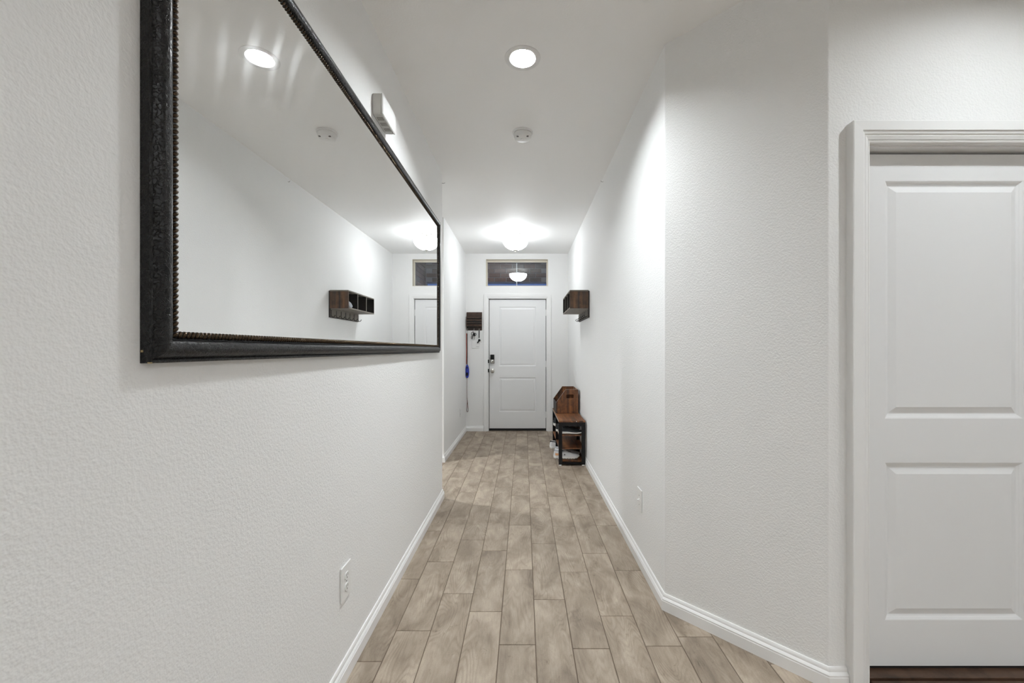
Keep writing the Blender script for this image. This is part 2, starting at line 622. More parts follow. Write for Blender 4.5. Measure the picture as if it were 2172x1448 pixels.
T = 0.115
wall_poly('wall_left', rect(XL - T, XL, YB, YO0), 'textured off-white wall with the large black-framed mirror')
wall_poly('wall_left_foyer', rect(XF - T, XF, YO1, YE), 'short off-white wall on the hinge-free side of the front door')
wall_poly('wall_side_hall_near', rect(-3.2, XL - T, YO0 - T, YO0), 'off-white wall of the side hall behind the mirror')
wall_poly('wall_side_hall_far', rect(-3.2, XF - T, YO1, YO1 + T), 'off-white wall of the side hall toward the front door')
wall_poly('wall_side_hall_end', rect(-3.2 - T, -3.2, YO0 - T, YO1 + T), 'off-white end wall of the side hall')
wall_poly('wall_back', rect(XL - T, XB + T, YB - T, YB), 'off-white back wall of the living room')
wall_poly('wall_living_right', rect(XB, XB + T, YB, YD + 0.14), 'off-white side wall of the living room')


def fillet(pa, pc, pb, r, n=6):
    """points of a rounded corner at pc, coming from pa and leaving to pb"""
    a = (Vector(pa) - Vector(pc)).normalized()
    b = (Vector(pb) - Vector(pc)).normalized()
    half = a.angle(b) / 2
    d = r / math.tan(half)
    t0, t1 = Vector(pc) + a * d, Vector(pc) + b * d
    c = Vector(pc) + (a + b).normalized() * (r / math.sin(half))
    out = []
    for i in range(n + 1):
        s = t0.lerp(t1, i / n) - c
        out.append(tuple(c + s.normalized() * r))
    return out


PE = (XB, YD)
f1 = fillet((P1[0], YE), P1, P2, RB)
f2 = fillet(P1, P2, PE, RB)
h = len(f1) // 2
off1 = (P1[0] + T, P1[1] + T * 0.414)
off2 = (P2[0] + T * 0.414, P2[1] + T)
wall_poly('wall_right', [(XR, YE)] + f1[:h + 1] + [off1, (XR + T, YE)], 'long off-white wall with the wooden cubby shelf', smooth=True)
wall_poly('wall_angled', f1[h:] + f2[:h + 1] + [off2, off1], 'angled textured wall between hallway and panelled side door', smooth=True)

# wall with the side door: opening DX0..DX1, DZ high
DX0, DX1, DZ = 1.272, 2.062, 2.050
ws = MB()
ws.prism(f2[h:] + [(DX0, YD), (DX0, YD + 0.14), off2], 0, ZC)
ws.box(DX0, DX1, YD, YD + 0.14, DZ, ZC)
ws.box(DX1, XB, YD, YD + 0.14, 0, ZC)
struct(ws.build('wall_side_door', 'wall', smooth=True, angle=30), 'textured off-white wall around the panelled side door', 'wall')

# wall with the front door and the transom window
EX0, EX1, EZ = -0.558, 0.363, 2.075
TX0, TX1, TZ0, TZ1 = -0.591, 0.379, 2.259, 2.680
we = MB()
y0, y1 = YE, YE + 0.14
we.box(XF - T, EX0, y0, y1, 0, TZ0)
we.box(EX1, XR + T, y0, y1, 0, TZ0)
we.box(EX0, EX1, y0, y1, EZ, TZ0)
we.box(XF - T, TX0, y0, y1, TZ0, TZ1)
we.box(TX1, XR + T, y0, y1, TZ0, TZ1)
we.box(XF - T, XR + T, y0, y1, TZ1, ZC)
struct(we.build('wall_entry', 'wall'), 'off-white end wall around the front door and transom window', 'wall')

# ------------------------------------------------------------------ baseboards
BB_PROF = [(0.0, 0.0), (0.016, 0.0), (0.016, 0.046), (0.0135, 0.0485), (0.0135, 0.052), (0.0155, 0.054), (0.0125, 0.060),
           (0.0085, 0.064), (0.0085, 0.068), (0.0070, 0.076), (0.0045, 0.080), (0.0, 0.080)]


def offset_path(path, d):
    out = []
    P = [Vector(p) for p in path]
    for i, p in enumerate(P):
        ns = []
        if i > 0:
            t = (p - P[i - 1]).normalized(); ns.append(Vector((t.y, -t.x)))
        if i < len(P) - 1:
            t = (P[i + 1] - p).normalized(); ns.append(Vector((t.y, -t.x)))
        if len(ns) == 1:
            out.append(p + ns[0] * d)
        else:
            b = (ns[0] + ns[1]).normalized()
            out.append(p + b * (d / max(0.2, b.dot(ns[0]))))
    return out


def baseboards(path, names, labels):
    """room lies to the right of the direction of travel"""
    offs = [(offset_path(path, d), z) for d, z in BB_PROF]
    for i in range(len(path) - 1):
        if not names[i]:
            continue
        m = MB()
        m.loft([[(o[i].x, o[i].y, z) for o, z in offs], [(o[i + 1].x, o[i + 1].y, z) for o, z in offs]])
        struct(m.build(names[i], 'trim', smooth=True, angle=25), labels[i], 'baseboard')


baseboards([(XL, YB), (XL, YO0), (-2.6, YO0)], ['baseboard_left', 'baseboard_side_hall_near'],
           ['white baseboard under the mirror wall', 'white baseboard turning into the side hall'])
baseboards([(-2.6, YO1), (XF, YO1), (XF, YE), (EX0 - 0.067, YE)],
           ['baseboard_side_hall_far', 'baseboard_left_foyer', 'baseboard_entry_left'],
           ['white baseboard on the far side of the side hall', 'white baseboard along the short foyer wall', 'white baseboard between foyer wall and front door casing'])
baseboards([(EX1 + 0.071, YE), (XR, YE), P1, P2, (1.2135, YD)],
           ['baseboard_entry_right', 'baseboard_right', 'baseboard_angled', 'baseboard_side_door'],
           ['white baseboard between front door casing and shoe rack', 'white baseboard along the shelf wall', 'white baseboard under the angled wall', 'short white baseboard meeting the side door casing'])

# ------------------------------------------------------------------ door casings
def casing(name, x0, x1, z1, y, prof, label, jamb_d):
    """three mitred casing boards round an opening; prof = (outward from opening, proud of wall)"""
    t = thing(name, ((x0 + x1) / 2, y, 0), label, 'door trim', None, 'structure')
    for side in (0, 1):
        m = MB()
        X = x0 if side == 0 else x1
        s = -1 if side == 0 else 1
        m.loft([[(X + s * u, y - p, 0) for u, p in prof], [(X + s * u, y - p, z1 + u) for u, p in prof]])
        m.build('casing_leg', 'trim', t, smooth=True, angle=25)
    m = MB()
    m.loft([[(x0 - u, y - p, z1 + u) for u, p in prof], [(x1 + u, y - p, z1 + u) for u, p in prof]])
    m.build('casing_head', 'trim', t, smooth=True, angle=25)
    # jamb lining inside the opening
    j = 0.018
    jm = MB()
    jm.box(x0 - j * 0.9, x0 + 0.006, y + 0.0005, y + jamb_d, 0, z1)
    jm.build('jamb', 'trim', t)
    jm = MB()
    jm.box(x1 - 0.006, x1 + j * 0.9, y + 0.0005, y + jamb_d, 0, z1)
    jm.build('jamb', 'trim', t)
    jm = MB()
    jm.box(x0 + 0.006, x1 - 0.006, y + 0.0005, y + jamb_d, z1 - 0.006, z1 + j * 0.9)
    jm.build('jamb', 'trim', t)
    return t


CAS_NEAR = [(0.0, 0.0), (0.0, 0.014), (0.003, 0.018), (0.008, 0.020), (0.011, 0.018), (0.012, 0.0215), (0.024, 0.0265), (0.028, 0.025),
            (0.030, 0.029), (0.040, 0.032), (0.041, 0.035), (0.074, 0.036), (0.076, 0.034), (0.076, 0.0)]
CAS_FAR = [(0.0, 0.0), (0.0, 0.010), (0.010, 0.013), (0.014, 0.012), (0.022, 0.016), (0.040, 0.019), (0.068, 0.019), (0.070, 0.017), (0.070, 0.0)]


# ------------------------------------------------------------------ panelled doors
PANEL_RINGS = [(0.0, 0.0), (0.003, 0.0008), (0.010, 0.0050), (0.011, 0.0062), (0.018, 0.0100), (0.0215, 0.0100), (0.044, 0.0015), (0.045, 0.001)]
PANEL_FLAT = [(0.0, 0.0), (0.004, 0.0015), (0.012, 0.0050), (0.020, 0.0050), (0.040, 0.0012), (0.041, 0.001)]


def panelled_slab(root, x0, x1, z0, z1, yf, thick, panels, mat, rings_=PANEL_RINGS):
    m = MB()
    # front face: everything outside the panel holes
    xs = sorted({x0, x1} | {p[0] for p in panels} | {p[1] for p in panels})
    zs = sorted({z0, z1} | {p[2] for p in panels} | {p[3] for p in panels})
    for i in range(len(xs) - 1):
        for j in range(len(zs) - 1):
            xc, zc = (xs[i] + xs[i + 1]) / 2, (zs[j] + zs[j + 1]) / 2
            if any(p[0] < xc < p[1] and p[2] < zc < p[3] for p in panels):
                continue
            m.add([(xs[i], yf, zs[j]), (xs[i + 1], yf, zs[j]), (xs[i + 1], yf, zs[j + 1]), (xs[i], yf, zs[j + 1])], [(0, 1, 2, 3)])
    yb = yf + thick
    m.add([(x0, yf, z0), (x1, yf, z0), (x1, yf, z1), (x0, yf, z1), (x0, yb, z0), (x1, yb, z0), (x1, yb, z1), (x0, yb, z1)],
          [(0, 4, 5, 1), (1, 5, 6, 2), (2, 6, 7, 3), (3, 7, 4, 0), (4, 7, 6, 5)])
    s = m.build('slab', mat, root)
    for (a, b, c, d) in panels:
        q = MB()
        q.loft([[(a + i, yf + dp, c + i), (b - i, yf + dp, c + i), (b - i, yf + dp, d - i), (a + i, yf + dp, d - i)] for i, dp in rings_], True, False)
        i, dp = rings_[-1]
        q.add([(a + i, yf + dp, c + i), (b - i, yf + dp, c + i), (b - i, yf + dp, d - i), (a + i, yf + dp, d - i)], [(0, 1, 2, 3)])
        q.build('panel', mat, root)
    return s


# front door
trim1 = casing('trim_1', EX0 + 0.006, EX1 - 0.006, EZ - 0.008, YE, CAS_FAR, 'white casing around the front door', 0.13)
d1 = thing('door_1', (-0.09, YE + 0.045, 0.0), 'white two-panel front door with keypad deadbolt and round knob', 'door', None, 'structure')
yf = YE + 0.028


def ex(px, K=135.4):
    return (px - VX) / K


def ez(py, K=135.4):
    return EYE + (VY - py) / K


panelled_slab(d1, ex(1038.1), ex(1157.5), ez(908.0), ez(635.2), yf, 0.044,
              [(ex(1058.4), ex(1136.6), ez(776.3), ez(650.4)), (ex(1058.8), ex(1136.2), ez(873.2), ez(800.2))], 'door', PANEL_FLAT)
MB().box(ex(1036.6), ex(1159), yf - 0.004, yf + 0.05, 0.006, ez(908.4)).build('door_sweep', 'dark', d1)
# weatherstrip: dark strip brought forward as shade in the gap around the slab
ws_ = MB()
ws_.box(EX0 + 0.0125, ex(1038.0), yf + 0.010, yf + 0.075, 0, EZ - 0.016)
ws_.box(ex(1157.6), EX1 - 0.0125, yf + 0.010, yf + 0.075, 0, EZ - 0.016)
ws_.box(EX0 + 0.0125, EX1 - 0.0125, yf + 0.010, yf + 0.075, ez(635.1), EZ - 0.0145)
ws_.box(EX0 + 0.0125, EX1 - 0.0125, yf + 0.052, yf + 0.075, 0, 0.05)
ws_.build('weatherstrip_shade', 'dark', trim1)
# keypad deadbolt
lk = MB().box(ex(1040.2), ex(1048.6), yf - 0.030, yf - 0.0005, ez(770.4), ez(751.8), 0.005).build('deadbolt', 'black_metal', d1)
MB().box(ex(1041.0), ex(1047.9), yf - 0.034, yf - 0.029, ez(769.6), ez(762.2), 0.0015).build('escutcheon', 'nickel', lk)
MB().lathe([(0.017, 0), (0.017, -0.010), (0.012, -0.014), (0.0, -0.014)], (ex(1044.4), yf - 0.033, ez(765.6)), 'Y', 20).build('thumb_turn', 'steel', lk, True)
# knob
kb = MB().lathe([(0.0, 0), (0.033, 0), (0.033, -0.006), (0.026, -0.010), (0.013, -0.014), (0.012, -0.030), (0.022, -0.036), (0.0275, -0.046),
                 (0.027, -0.056), (0.020, -0.063), (0.0, -0.066)], (ex(1044.4), yf, ez(786.4)), 'Y', 28).build('knob', 'nickel', d1, True)
# strike plates on the jamb edge
for py in (766, 785.5):
    MB().box(ex(1034.9, 136.3), ex(1037.0, 136.3), YE - 0.0125, YE + 0.012, ez(py + 3.5), ez(py - 3.5)).build('strike_plate', 'black_metal', trim1)
# hinges
for py in (663, 771.6, 879):
    hg = MB().box(ex(1157.4), ex(1161.0), yf - 0.0045, yf + 0.001, ez(py + 6.6), ez(py - 6.6), 0.0008).build('hinge', 'plastic', d1)
    MB().tube([(ex(1159.2), yf - 0.008, ez(py + 7)), (ex(1159.2), yf - 0.008, ez(py - 7))], 0.006, 10).build('hinge_pin', 'plastic', hg, True)

# side door (near, right)
casing('trim_2', 1.291, 2.043, 2.040, YD, CAS_NEAR, 'white moulded casing around the panelled side door', 0.12)
d2 = thing('door_2', (1.667, YD + 0.06, 0.0), 'white two-panel interior door above a brown wooden threshold', 'door', None, 'structure')
yd = YD + 0.037
KS = F_PX / yd


def sx(px):
    return (px - VX) / KS


def sz(py):
    return EYE + (VY - py) / KS


panelled_slab(d2, 1.298, 2.036, sz(1411.5), sz(327.5), yd, 0.040,
              [(sx(1876.5), sx(2170.5), sz(888), sz(383)), (sx(1876.5), sx(2170.5), sz(1315), sz(980.5))], 'door')
stp = MB()
stp.box(1.297, 2.037, yd + 0.041, yd + 0.055, 2.000, 2.034)
stp.box(1.297, 1.325, yd + 0.041, yd + 0.055, 0.046, 2.000)
stp.box(2.010, 2.037, yd + 0.041, yd + 0.055, 0.046, 2.000)
stp.build('door_stop', 'dark', d2)
th = thing('threshold', (1.667, YD, 0.0), 'dark brown wooden threshold under the panelled side door', 'threshold', None, 'structure')
MB().box(1.2975, 2.0365, YD - 0.006, YD + 0.12, 0.002, 0.0415, 0.002).build('saddle', 'threshold', th)
MB().box(1.2975, 2.0365, YD - 0.050, YD - 0.009, 0.002, 0.034, 0.003).build('nosing', 'threshold', th)
MB().box(1.2975, 2.0365, yd + 0.004, yd + 0.040, 0.0416, sz(1411.5) - 0.0005).build('door_seal', 'dark', th)

# ------------------------------------------------------------------ transom window and the brick porch outside
w1 = thing('window_1', (-0.106, YE + 0.1, TZ0), 'narrow transom window above the front door looking at porch brick', 'window', None, 'structure')
ya, yb = YE + 0.075, YE + 0.125
MB().box(TX0 + 0.001, TX0 + 0.021, ya, yb, TZ0 + 0.001, TZ1 - 0.001).build('window_frame', 'vinyl', w1)
MB().box(TX1 - 0.021, TX1 - 0.001, ya, yb, TZ0 + 0.001, TZ1 - 0.001).build('window_frame', 'vinyl', w1)
MB().box(TX0 + 0.021, TX1 - 0.021, ya, yb, TZ1 - 0.034, TZ1 - 0.001).build('window_frame', 'vinyl', w1)
MB().box(TX0 + 0.021, TX1 - 0.021, ya, yb, TZ0 + 0.001, TZ0 + 0.020).build('window_frame', 'vinyl', w1)
MB().box(TX0 + 0.020, TX1 - 0.020, ya + 0.020, ya + 0.0245, TZ0 + 0.019, TZ1 - 0.033).build('pane', 'pane', w1)
MB().box(-0.119, -0.105, ya + 0.026, ya + 0.036, TZ0 + 0.020, TZ1 - 0.034).build('muntin', 'trim', w1)
# plastered returns of the opening, cream-coloured
rt = MB()
rt.box(TX0, TX0 + 0.004, YE + 0.002, ya, TZ0 + 0.004, TZ1 - 0.004)
rt.box(TX1 - 0.004, TX1, YE + 0.002, ya, TZ0 + 0.004, TZ1 - 0.004)
rt.box(TX0, TX1, YE + 0.002, ya, TZ1 - 0.004, TZ1)
rt.box(TX0, TX1, YE + 0.002, ya, TZ0, TZ0 + 0.004)
rt.build('return', 'vinyl', w1)

YP, XP = 7.55, 0.435             # inner faces of the porch's brick walls
CH, BL = 0.0815, 0.215
PZ0, PZ1 = 2.505, 3.02
pw = MB().box(-1.75, XP, YP + 0.012, YP + 0.20, PZ0, PZ1).build('wall_porch_front', 'mortar')
struct(pw, 'reddish brown brick lintel wall of the porch seen through the transom', 'wall')
ORG[pw] = Vector((0, 0, 0))
ps = MB().box(XP + 0.012, XP + 0.20, YE + 0.16, YP + 0.20, 0.0, PZ1).build('wall_porch_side', 'mortar')
struct(ps, 'reddish brown brick side wall of the porch', 'wall')
ORG[ps] = Vector((0, 0, 0))


def unit_box(name, sx_, sy_, sz_, mat, ch):
    me = bpy.data.meshes.new(name)
    m = MB().box(-sx_ / 2, sx_ / 2, -sy_ / 2, sy_ / 2, -sz_ / 2, sz_ / 2, ch)
    me.from_pydata(m.v, [], m.f)
    bm = bmesh.new(); bm.from_mesh(me)
    bmesh.ops.recalc_face_normals(bm, faces=bm.faces)
    bm.to_mesh(me); bm.free()
    me.materials.append(M[mat])
    return me


BR_F = unit_box('brick', BL - 0.011, 0.05, CH - 0.011, 'brick', 0.003)
BR_S = unit_box('brick', 0.05, BL - 0.011, CH - 0.011, 'brick', 0.003)


def put(name, me, loc, parent):
    o = bpy.data.objects.new(name, me)
    o.location = loc
    o.parent = parent
    COL.objects.link(o)
    return o


for r in range(6):
    z = PZ0 + 0.004 + CH * (r + 0.5)
    x = XP - BL / 2 - (0.0 if r % 2 else BL / 2) - 0.004
    while x > -1.68:
        put('brick', BR_F, (x, YP + 0.025, z), pw)
        x -= BL
for r in range(-4, 6):
    z = PZ0 + 0.004 + CH * (r + 0.5)
    y = YP - BL / 2 + (0.0 if r % 2 else BL / 2)
    while y > YE + 0.22:
        if y + BL / 2 < YP + 0.16:
            put('brick', BR_S, (XP + 0.025, y, z), ps)
        y -= BL
struct(MB().box(-1.75, XP + 0.2, YE + 0.141, YP + 0.35, PZ1, PZ1 + 0.1).build('ceiling_porch', 'concrete'), 'flat porch ceiling outside the front door', 'porch ceiling')
struct(MB().box(-4.0, 4.0, YE + 0.141, 12.0, -0.16, -0.06).build('floor_porch', 'concrete'), 'pale concrete porch floor outside the front door', 'porch floor')
t = thing('porch_fill_light', (-0.55, 7.0, PZ1), 'added unseen round ceiling lamp that brightens the porch brick', 'added fill light')  # unseen lamp added to brighten the porch bricks
MB().lathe([(0.0, -0.0003), (0.085, -0.0003), (0.085, -0.012), (0.0, -0.012)], (-0.55, 7.0, PZ1), 'Z', 24).build('base', 'plastic', t, True)
MB().lathe([(0.075, -0.0125), (0.070, -0.035), (0.045, -0.055), (0.0, -0.062)], (-0.55, 7.0, PZ1), 'Z', 20).build('globe', emitter('porch_fill_glow', (1.0, 0.93, 0.86), 26.0), t, True)

# ------------------------------------------------------------------ mirror
MY0, MY1, MZ0, MZ1 = 0.748, 3.322, 1.247, 2.302
mr = thing('wall_mirror', (XL, (MY0 + MY1) / 2, MZ0), 'large rectangular mirror in a black embossed frame with beaded inner edge', 'mirror')
FP = [(0.0, 0.0), (0.0, 0.0165), (0.0025, 0.0185), (0.0055, 0.0185), (0.0075, 0.0165), (0.0095, 0.0185), (0.013, 0.0245), (0.019, 0.0290),
      (0.026, 0.0310), (0.033, 0.0300), (0.039, 0.0265), (0.0425, 0.0215), (0.0440, 0.0150), (0.0465, 0.0150), (0.0485, 0.0185), (0.0535, 0.0203),
      (0.0585, 0.0185), (0.0605, 0.0155), (0.0625, 0.0155), (0.0625, 0.0)]
FWD = 0.0625


def rail(kind):
    m = MB()
    if kind == 'near':
        m.loft([[(XL + p, MY0 + u, MZ0 + u) for u, p in FP], [(XL + p, MY0 + u, MZ1 - u) for u, p in FP]])
    elif kind == 'far':
        m.loft([[(XL + p, MY1 - u, MZ0 + u) for u, p in FP], [(XL + p, MY1 - u, MZ1 - u) for u, p in FP]])
    elif kind == 'bottom':
        m.loft([[(XL + p, MY0 + u, MZ0 + u) for u, p in FP], [(XL + p, MY1 - u, MZ0 + u) for u, p in FP]])
    else:
        m.loft([[(XL + p, MY0 + u, MZ1 - u) for u, p in FP], [(XL + p, MY1 - u, MZ1 - u) for u, p in FP]])
    return m.build('frame_rail', 'leather', mr, True, angle=35)


for k in ('near', 'far', 'bottom', 'top'):
    rail(k)
XG = XL + 0.0165
MB().box(XL + 0.012, XG, MY0 + FWD - 0.004, MY1 - FWD + 0.004, MZ0 + FWD - 0.004, MZ1 - FWD + 0.004).build('glass', 'mirror', mr)

BP = 0.0106
bead_pts = []
BU = 0.0535
ny = int((MY1 - MY0 - 2 * BU) / BP)
nz = int((MZ1 - MZ0 - 2 * BU) / BP)
for i in range(nz + 1):
    z = MZ0 + BU + (MZ1 - MZ0 - 2 * BU) * i / nz
    bead_pts.append((MY0 + BU, z, 'v'))
    bead_pts.append((MY1 - BU, z, 'v'))
for i in range(1, ny):
    y = MY0 + BU + (MY1 - MY0 - 2 * BU) * i / ny
    bead_pts.append((y, MZ0 + BU, 'h'))
    bead_pts.append((y, MZ1 - BU, 'h'))


def bead_geo(along, seg=8, rings=5):
    """small slanted bead; long side across the moulding"""
    m = MB()
    rr = []
    for k in range(1, rings):
        a = PI * k / rings
        rr.append((math.sin(a), -math.cos(a)))
    vs = [(0, 0, -1)]
    for r, hgt in rr:
        vs += [(r * math.cos(2 * PI * i / seg), r * math.sin(2 * PI * i / seg), hgt) for i in range(seg)]
    vs.append((0, 0, 1))
    fs = [(0, 1 + (i + 1) % seg, 1 + i) for i in range(seg)]
    for k in range(rings - 2):
        o = 1 + k * seg
        fs += [(o + i, o + (i + 1) % seg, o + seg + (i + 1) % seg, o + seg + i) for i in range(seg)]
    o = 1 + (rings - 2) * seg
    fs += [(o + i, o + (i + 1) % seg, len(vs) - 1) for i in range(seg)]
    out = []
    for x_, y_, z_ in vs:
        X_ = x_ * 0.0062
        a_ = z_ * 0.0074            # across the moulding
        l_ = y_ * 0.0050 + z_ * 0.0030   # along, slanted
        out.append((X_, l_, a_) if along == 'h' else (X_, a_, l_))
    return out, fs


BEAD = {}
for k in ('h', 'v'):
    vs_, fs_ = bead_geo(k)
    me = bpy.data.meshes.new('bead')
    me.from_pydata(vs_, [], fs_)
    bm = bmesh.new(); bm.from_mesh(me)
    bmesh.ops.recalc_face_normals(bm, faces=bm.faces)
    for f in bm.faces:
        f.smooth = True
    bm.to_mesh(me); bm.free()
    me.materials.append(M['bead'])
    BEAD[k] = me


def bead_seen(b):
    y, z, k = b
    inside = abs((VY / F_PX)) * y
    vis = z - EYE < (VY / F_PX) * y + 0.02
    return (0 if vis else 1, y)


bead_pts.sort(key=bead_seen)
bx = XL + 0.0175
for (y, z, k) in bead_pts[:300]:
    put('bead', BEAD[k], (bx - mr.location.x, y - mr.location.y, z - mr.location.z), mr)
rest = MB()
for (y, z, k) in bead_pts[300:]:
    vs_, fs_ = bead_geo(k, 6, 4)
    rest.add([(bx + p[0], y + p[1], z + p[2]) for p in vs_], fs_)
rest.build('bead_strip', 'bead', mr, True, kind='stuff')
# gold chips where the lacquer is knocked off the corner
MB().box(XL + 0.002, XL + 0.006, MY0 - 0.0008, MY0 + 0.002, MZ0 + 0.020, MZ0 + 0.024).build('chip', 'chip', mr)
MB().box(XL + 0.014, XL + 0.019, MY0 - 0.0006, MY0 + 0.004, MZ0 - 0.0006, MZ0 + 0.002).build('chip', 'chip', mr)

# ------------------------------------------------------------------ recessed lights
LBL = ['round white recessed ceiling light before the smoke detector', 'round recessed ceiling light before the panelled side door',
       'added unseen recessed fill light in the living room near the mirror wall', 'added unseen recessed fill light in the middle of the living room',
       'added unseen recessed fill light at the back of the living room', 'round recessed ceiling light in the side hall']
for (cx, cy), lb, sh in zip(CANS, LBL, CAN_SHARE):
    t = thing('recessed_light', (cx, cy, ZC), lb, 'ceiling light', 'recessed ceiling lights')
    MB().lathe([(0.0630, 0.050), (0.0630, 0.0), (0.0660, -0.004), (0.0800, -0.006), (0.0915, -0.003), (0.0920, -0.0003), (0.0640, -0.0003), (0.0640, 0.050)],
               (cx, cy, ZC), 'Z', 48, False).build('trim_ring', 'plastic', t, True)
    rc_ = (0.032 if sh == CAN_SHARE[0] else 0.027) if sh in CAN_SHARE[:2] else 0.014
    MB().lathe([(0.0, 0.0), (0.036, 0.001), (0.0625, 0.006), (0.0625, 0.012), (0.0, 0.012)], (cx, cy, ZC + rc_), 'Z', 40).build('lens', emitter('lit_lens', (0.925, 0.970, 1.0), CAN_POWER * sh), t, True)

# ------------------------------------------------------------------ bowl ceiling light in the foyer
def bowl_lamp(name, LX, LY, RBW, drop, deep, m_out, m_in, label, group=None):
    """glass bowl hung from the ceiling: canopy, stem, bowl, inside of the bowl, finial"""
    t = thing(name, (LX, LY, ZC), label, 'ceiling light', group)
    MB().lathe([(0.0, 0.0), (0.062, 0.0), (0.064, -0.006), (0.058, -0.014), (0.030, -0.020), (0.0, -0.021)], (LX, LY, ZC - 0.0003), 'Z', 36).build('canopy', 'nickel', t, True)
    ZRIM, ZBOT = ZC - drop, ZC - drop - deep
    MB().tube([(LX, LY, ZC - 0.018), (LX, LY, ZBOT - 0.004)], 0.006, 12).build('stem', 'nickel', t, True)
    prof = []
    for i in range(9):
        a = PI / 2 * i / 8
        prof.append((RBW * math.sin(a) if i else 0.004, ZBOT - ZC + (ZRIM - ZBOT) * (1 - math.cos(a))))
    prof.append((RBW + 0.002, ZRIM - ZC + 0.004))
    inner = [(max(0.0035, r - 0.005), hh + 0.004) for r, hh in prof[::-1]]
    MB().lathe(prof, (LX, LY, ZC), 'Z', 32, False).build('glass_bowl', m_out, t, True)
    MB().lathe([prof[-1]] + inner, (LX, LY, ZC), 'Z', 32, False).build('bowl_inside', m_in, t, True)
    MB().lathe([(0.0, 0.004), (0.028, 0.002), (0.030, -0.003), (0.016, -0.010), (0.007, -0.014), (0.009, -0.020), (0.005, -0.027), (0.0, -0.028)],
               (LX, LY, ZBOT), 'Z', 24).build('finial', 'nickel', t, True)
    return t


bowl_lamp('bowl_light', -0.107, 5.31, 0.166, 0.085, 0.130, 'bowl', 'bowl_in', 'semi-flush ceiling light with white glass bowl and nickel finial')

# ------------------------------------------------------------------ smoke detector
sx_, sy_ = -0.007, 2.835
t = thing('smoke_detector', (sx_, sy_, ZC), 'round white smoke detector between the two hallway lights', 'smoke detector')
MB().lathe([(0.0, 0), (0.069, 0), (0.069, -0.010), (0.066, -0.013), (0.0, -0.013)], (sx_, sy_, ZC - 0.0003), 'Z', 40).build('base', 'plastic', t, True)
MB().lathe([(0.0, -0.012), (0.058, -0.012), (0.058, -0.015), (0.060, -0.016), (0.060, -0.034), (0.054, -0.045), (0.040, -0.050), (0.0, -0.051)],
           (sx_, sy_, ZC), 'Z', 40).build('cover', 'plastic', t, True)
MB().lathe([(0.0, -0.0505), (0.016, -0.0505), (0.015, -0.053), (0.0, -0.053)], (sx_, sy_, ZC), 'Z', 24).build('test_button', 'plastic', t, True)
for a in (-2.35, -0.85):
    ax, ay = sx_ + 0.049 * math.cos(a), sy_ + 0.049 * math.sin(a)
    MB().box(ax - 0.007, ax + 0.007, ay - 0.006, ay + 0.006, ZC - 0.0495, ZC - 0.044, 0.001).build('vent_slot', 'slot', t)
for k in range(14):
    a = PI + PI * (k + 0.5) / 14
    ax, ay = sx_ + 0.0585 * math.cos(a), sy_ + 0.0585 * math.sin(a)
    MB().box(ax - 0.0025, ax + 0.0025, ay - 0.0025, ay + 0.0025, ZC - 0.0155, ZC - 0.0125).build('vent_fin', 'plastic_warm', t)

# ------------------------------------------------------------------ door chime above the mirror
CY0, CY1, CZ0, CZ1 = 1.893, 2.080, 2.352, 2.452
t = thing('door_chime', (XL, (CY0 + CY1) / 2, CZ0), 'white plastic door chime box mounted above the mirror frame', 'door chime')
MB().box(XL + 0.0005, XL + 0.041, CY0 + 0.002, CY1 - 0.002, CZ0 + 0.002, CZ1 - 0.002, 0.003).build('housing', 'plastic', t)
MB().box(XL + 0.0405, XL + 0.050, CY0, CY1, CZ0, CZ1, 0.004).build('cover', 'plastic', t)
for yc in (CY0 + 0.042, CY0 + 0.090, CY0 + 0.140):
    for k in range(5):
        xk = XL + 0.0105 + k * 0.006
        MB().box(xk, xk + 0.0022, yc - 0.014, yc + 0.014, CZ0 + 0.0010, CZ0 + 0.0026).build('vent_slot', 'slot', t)

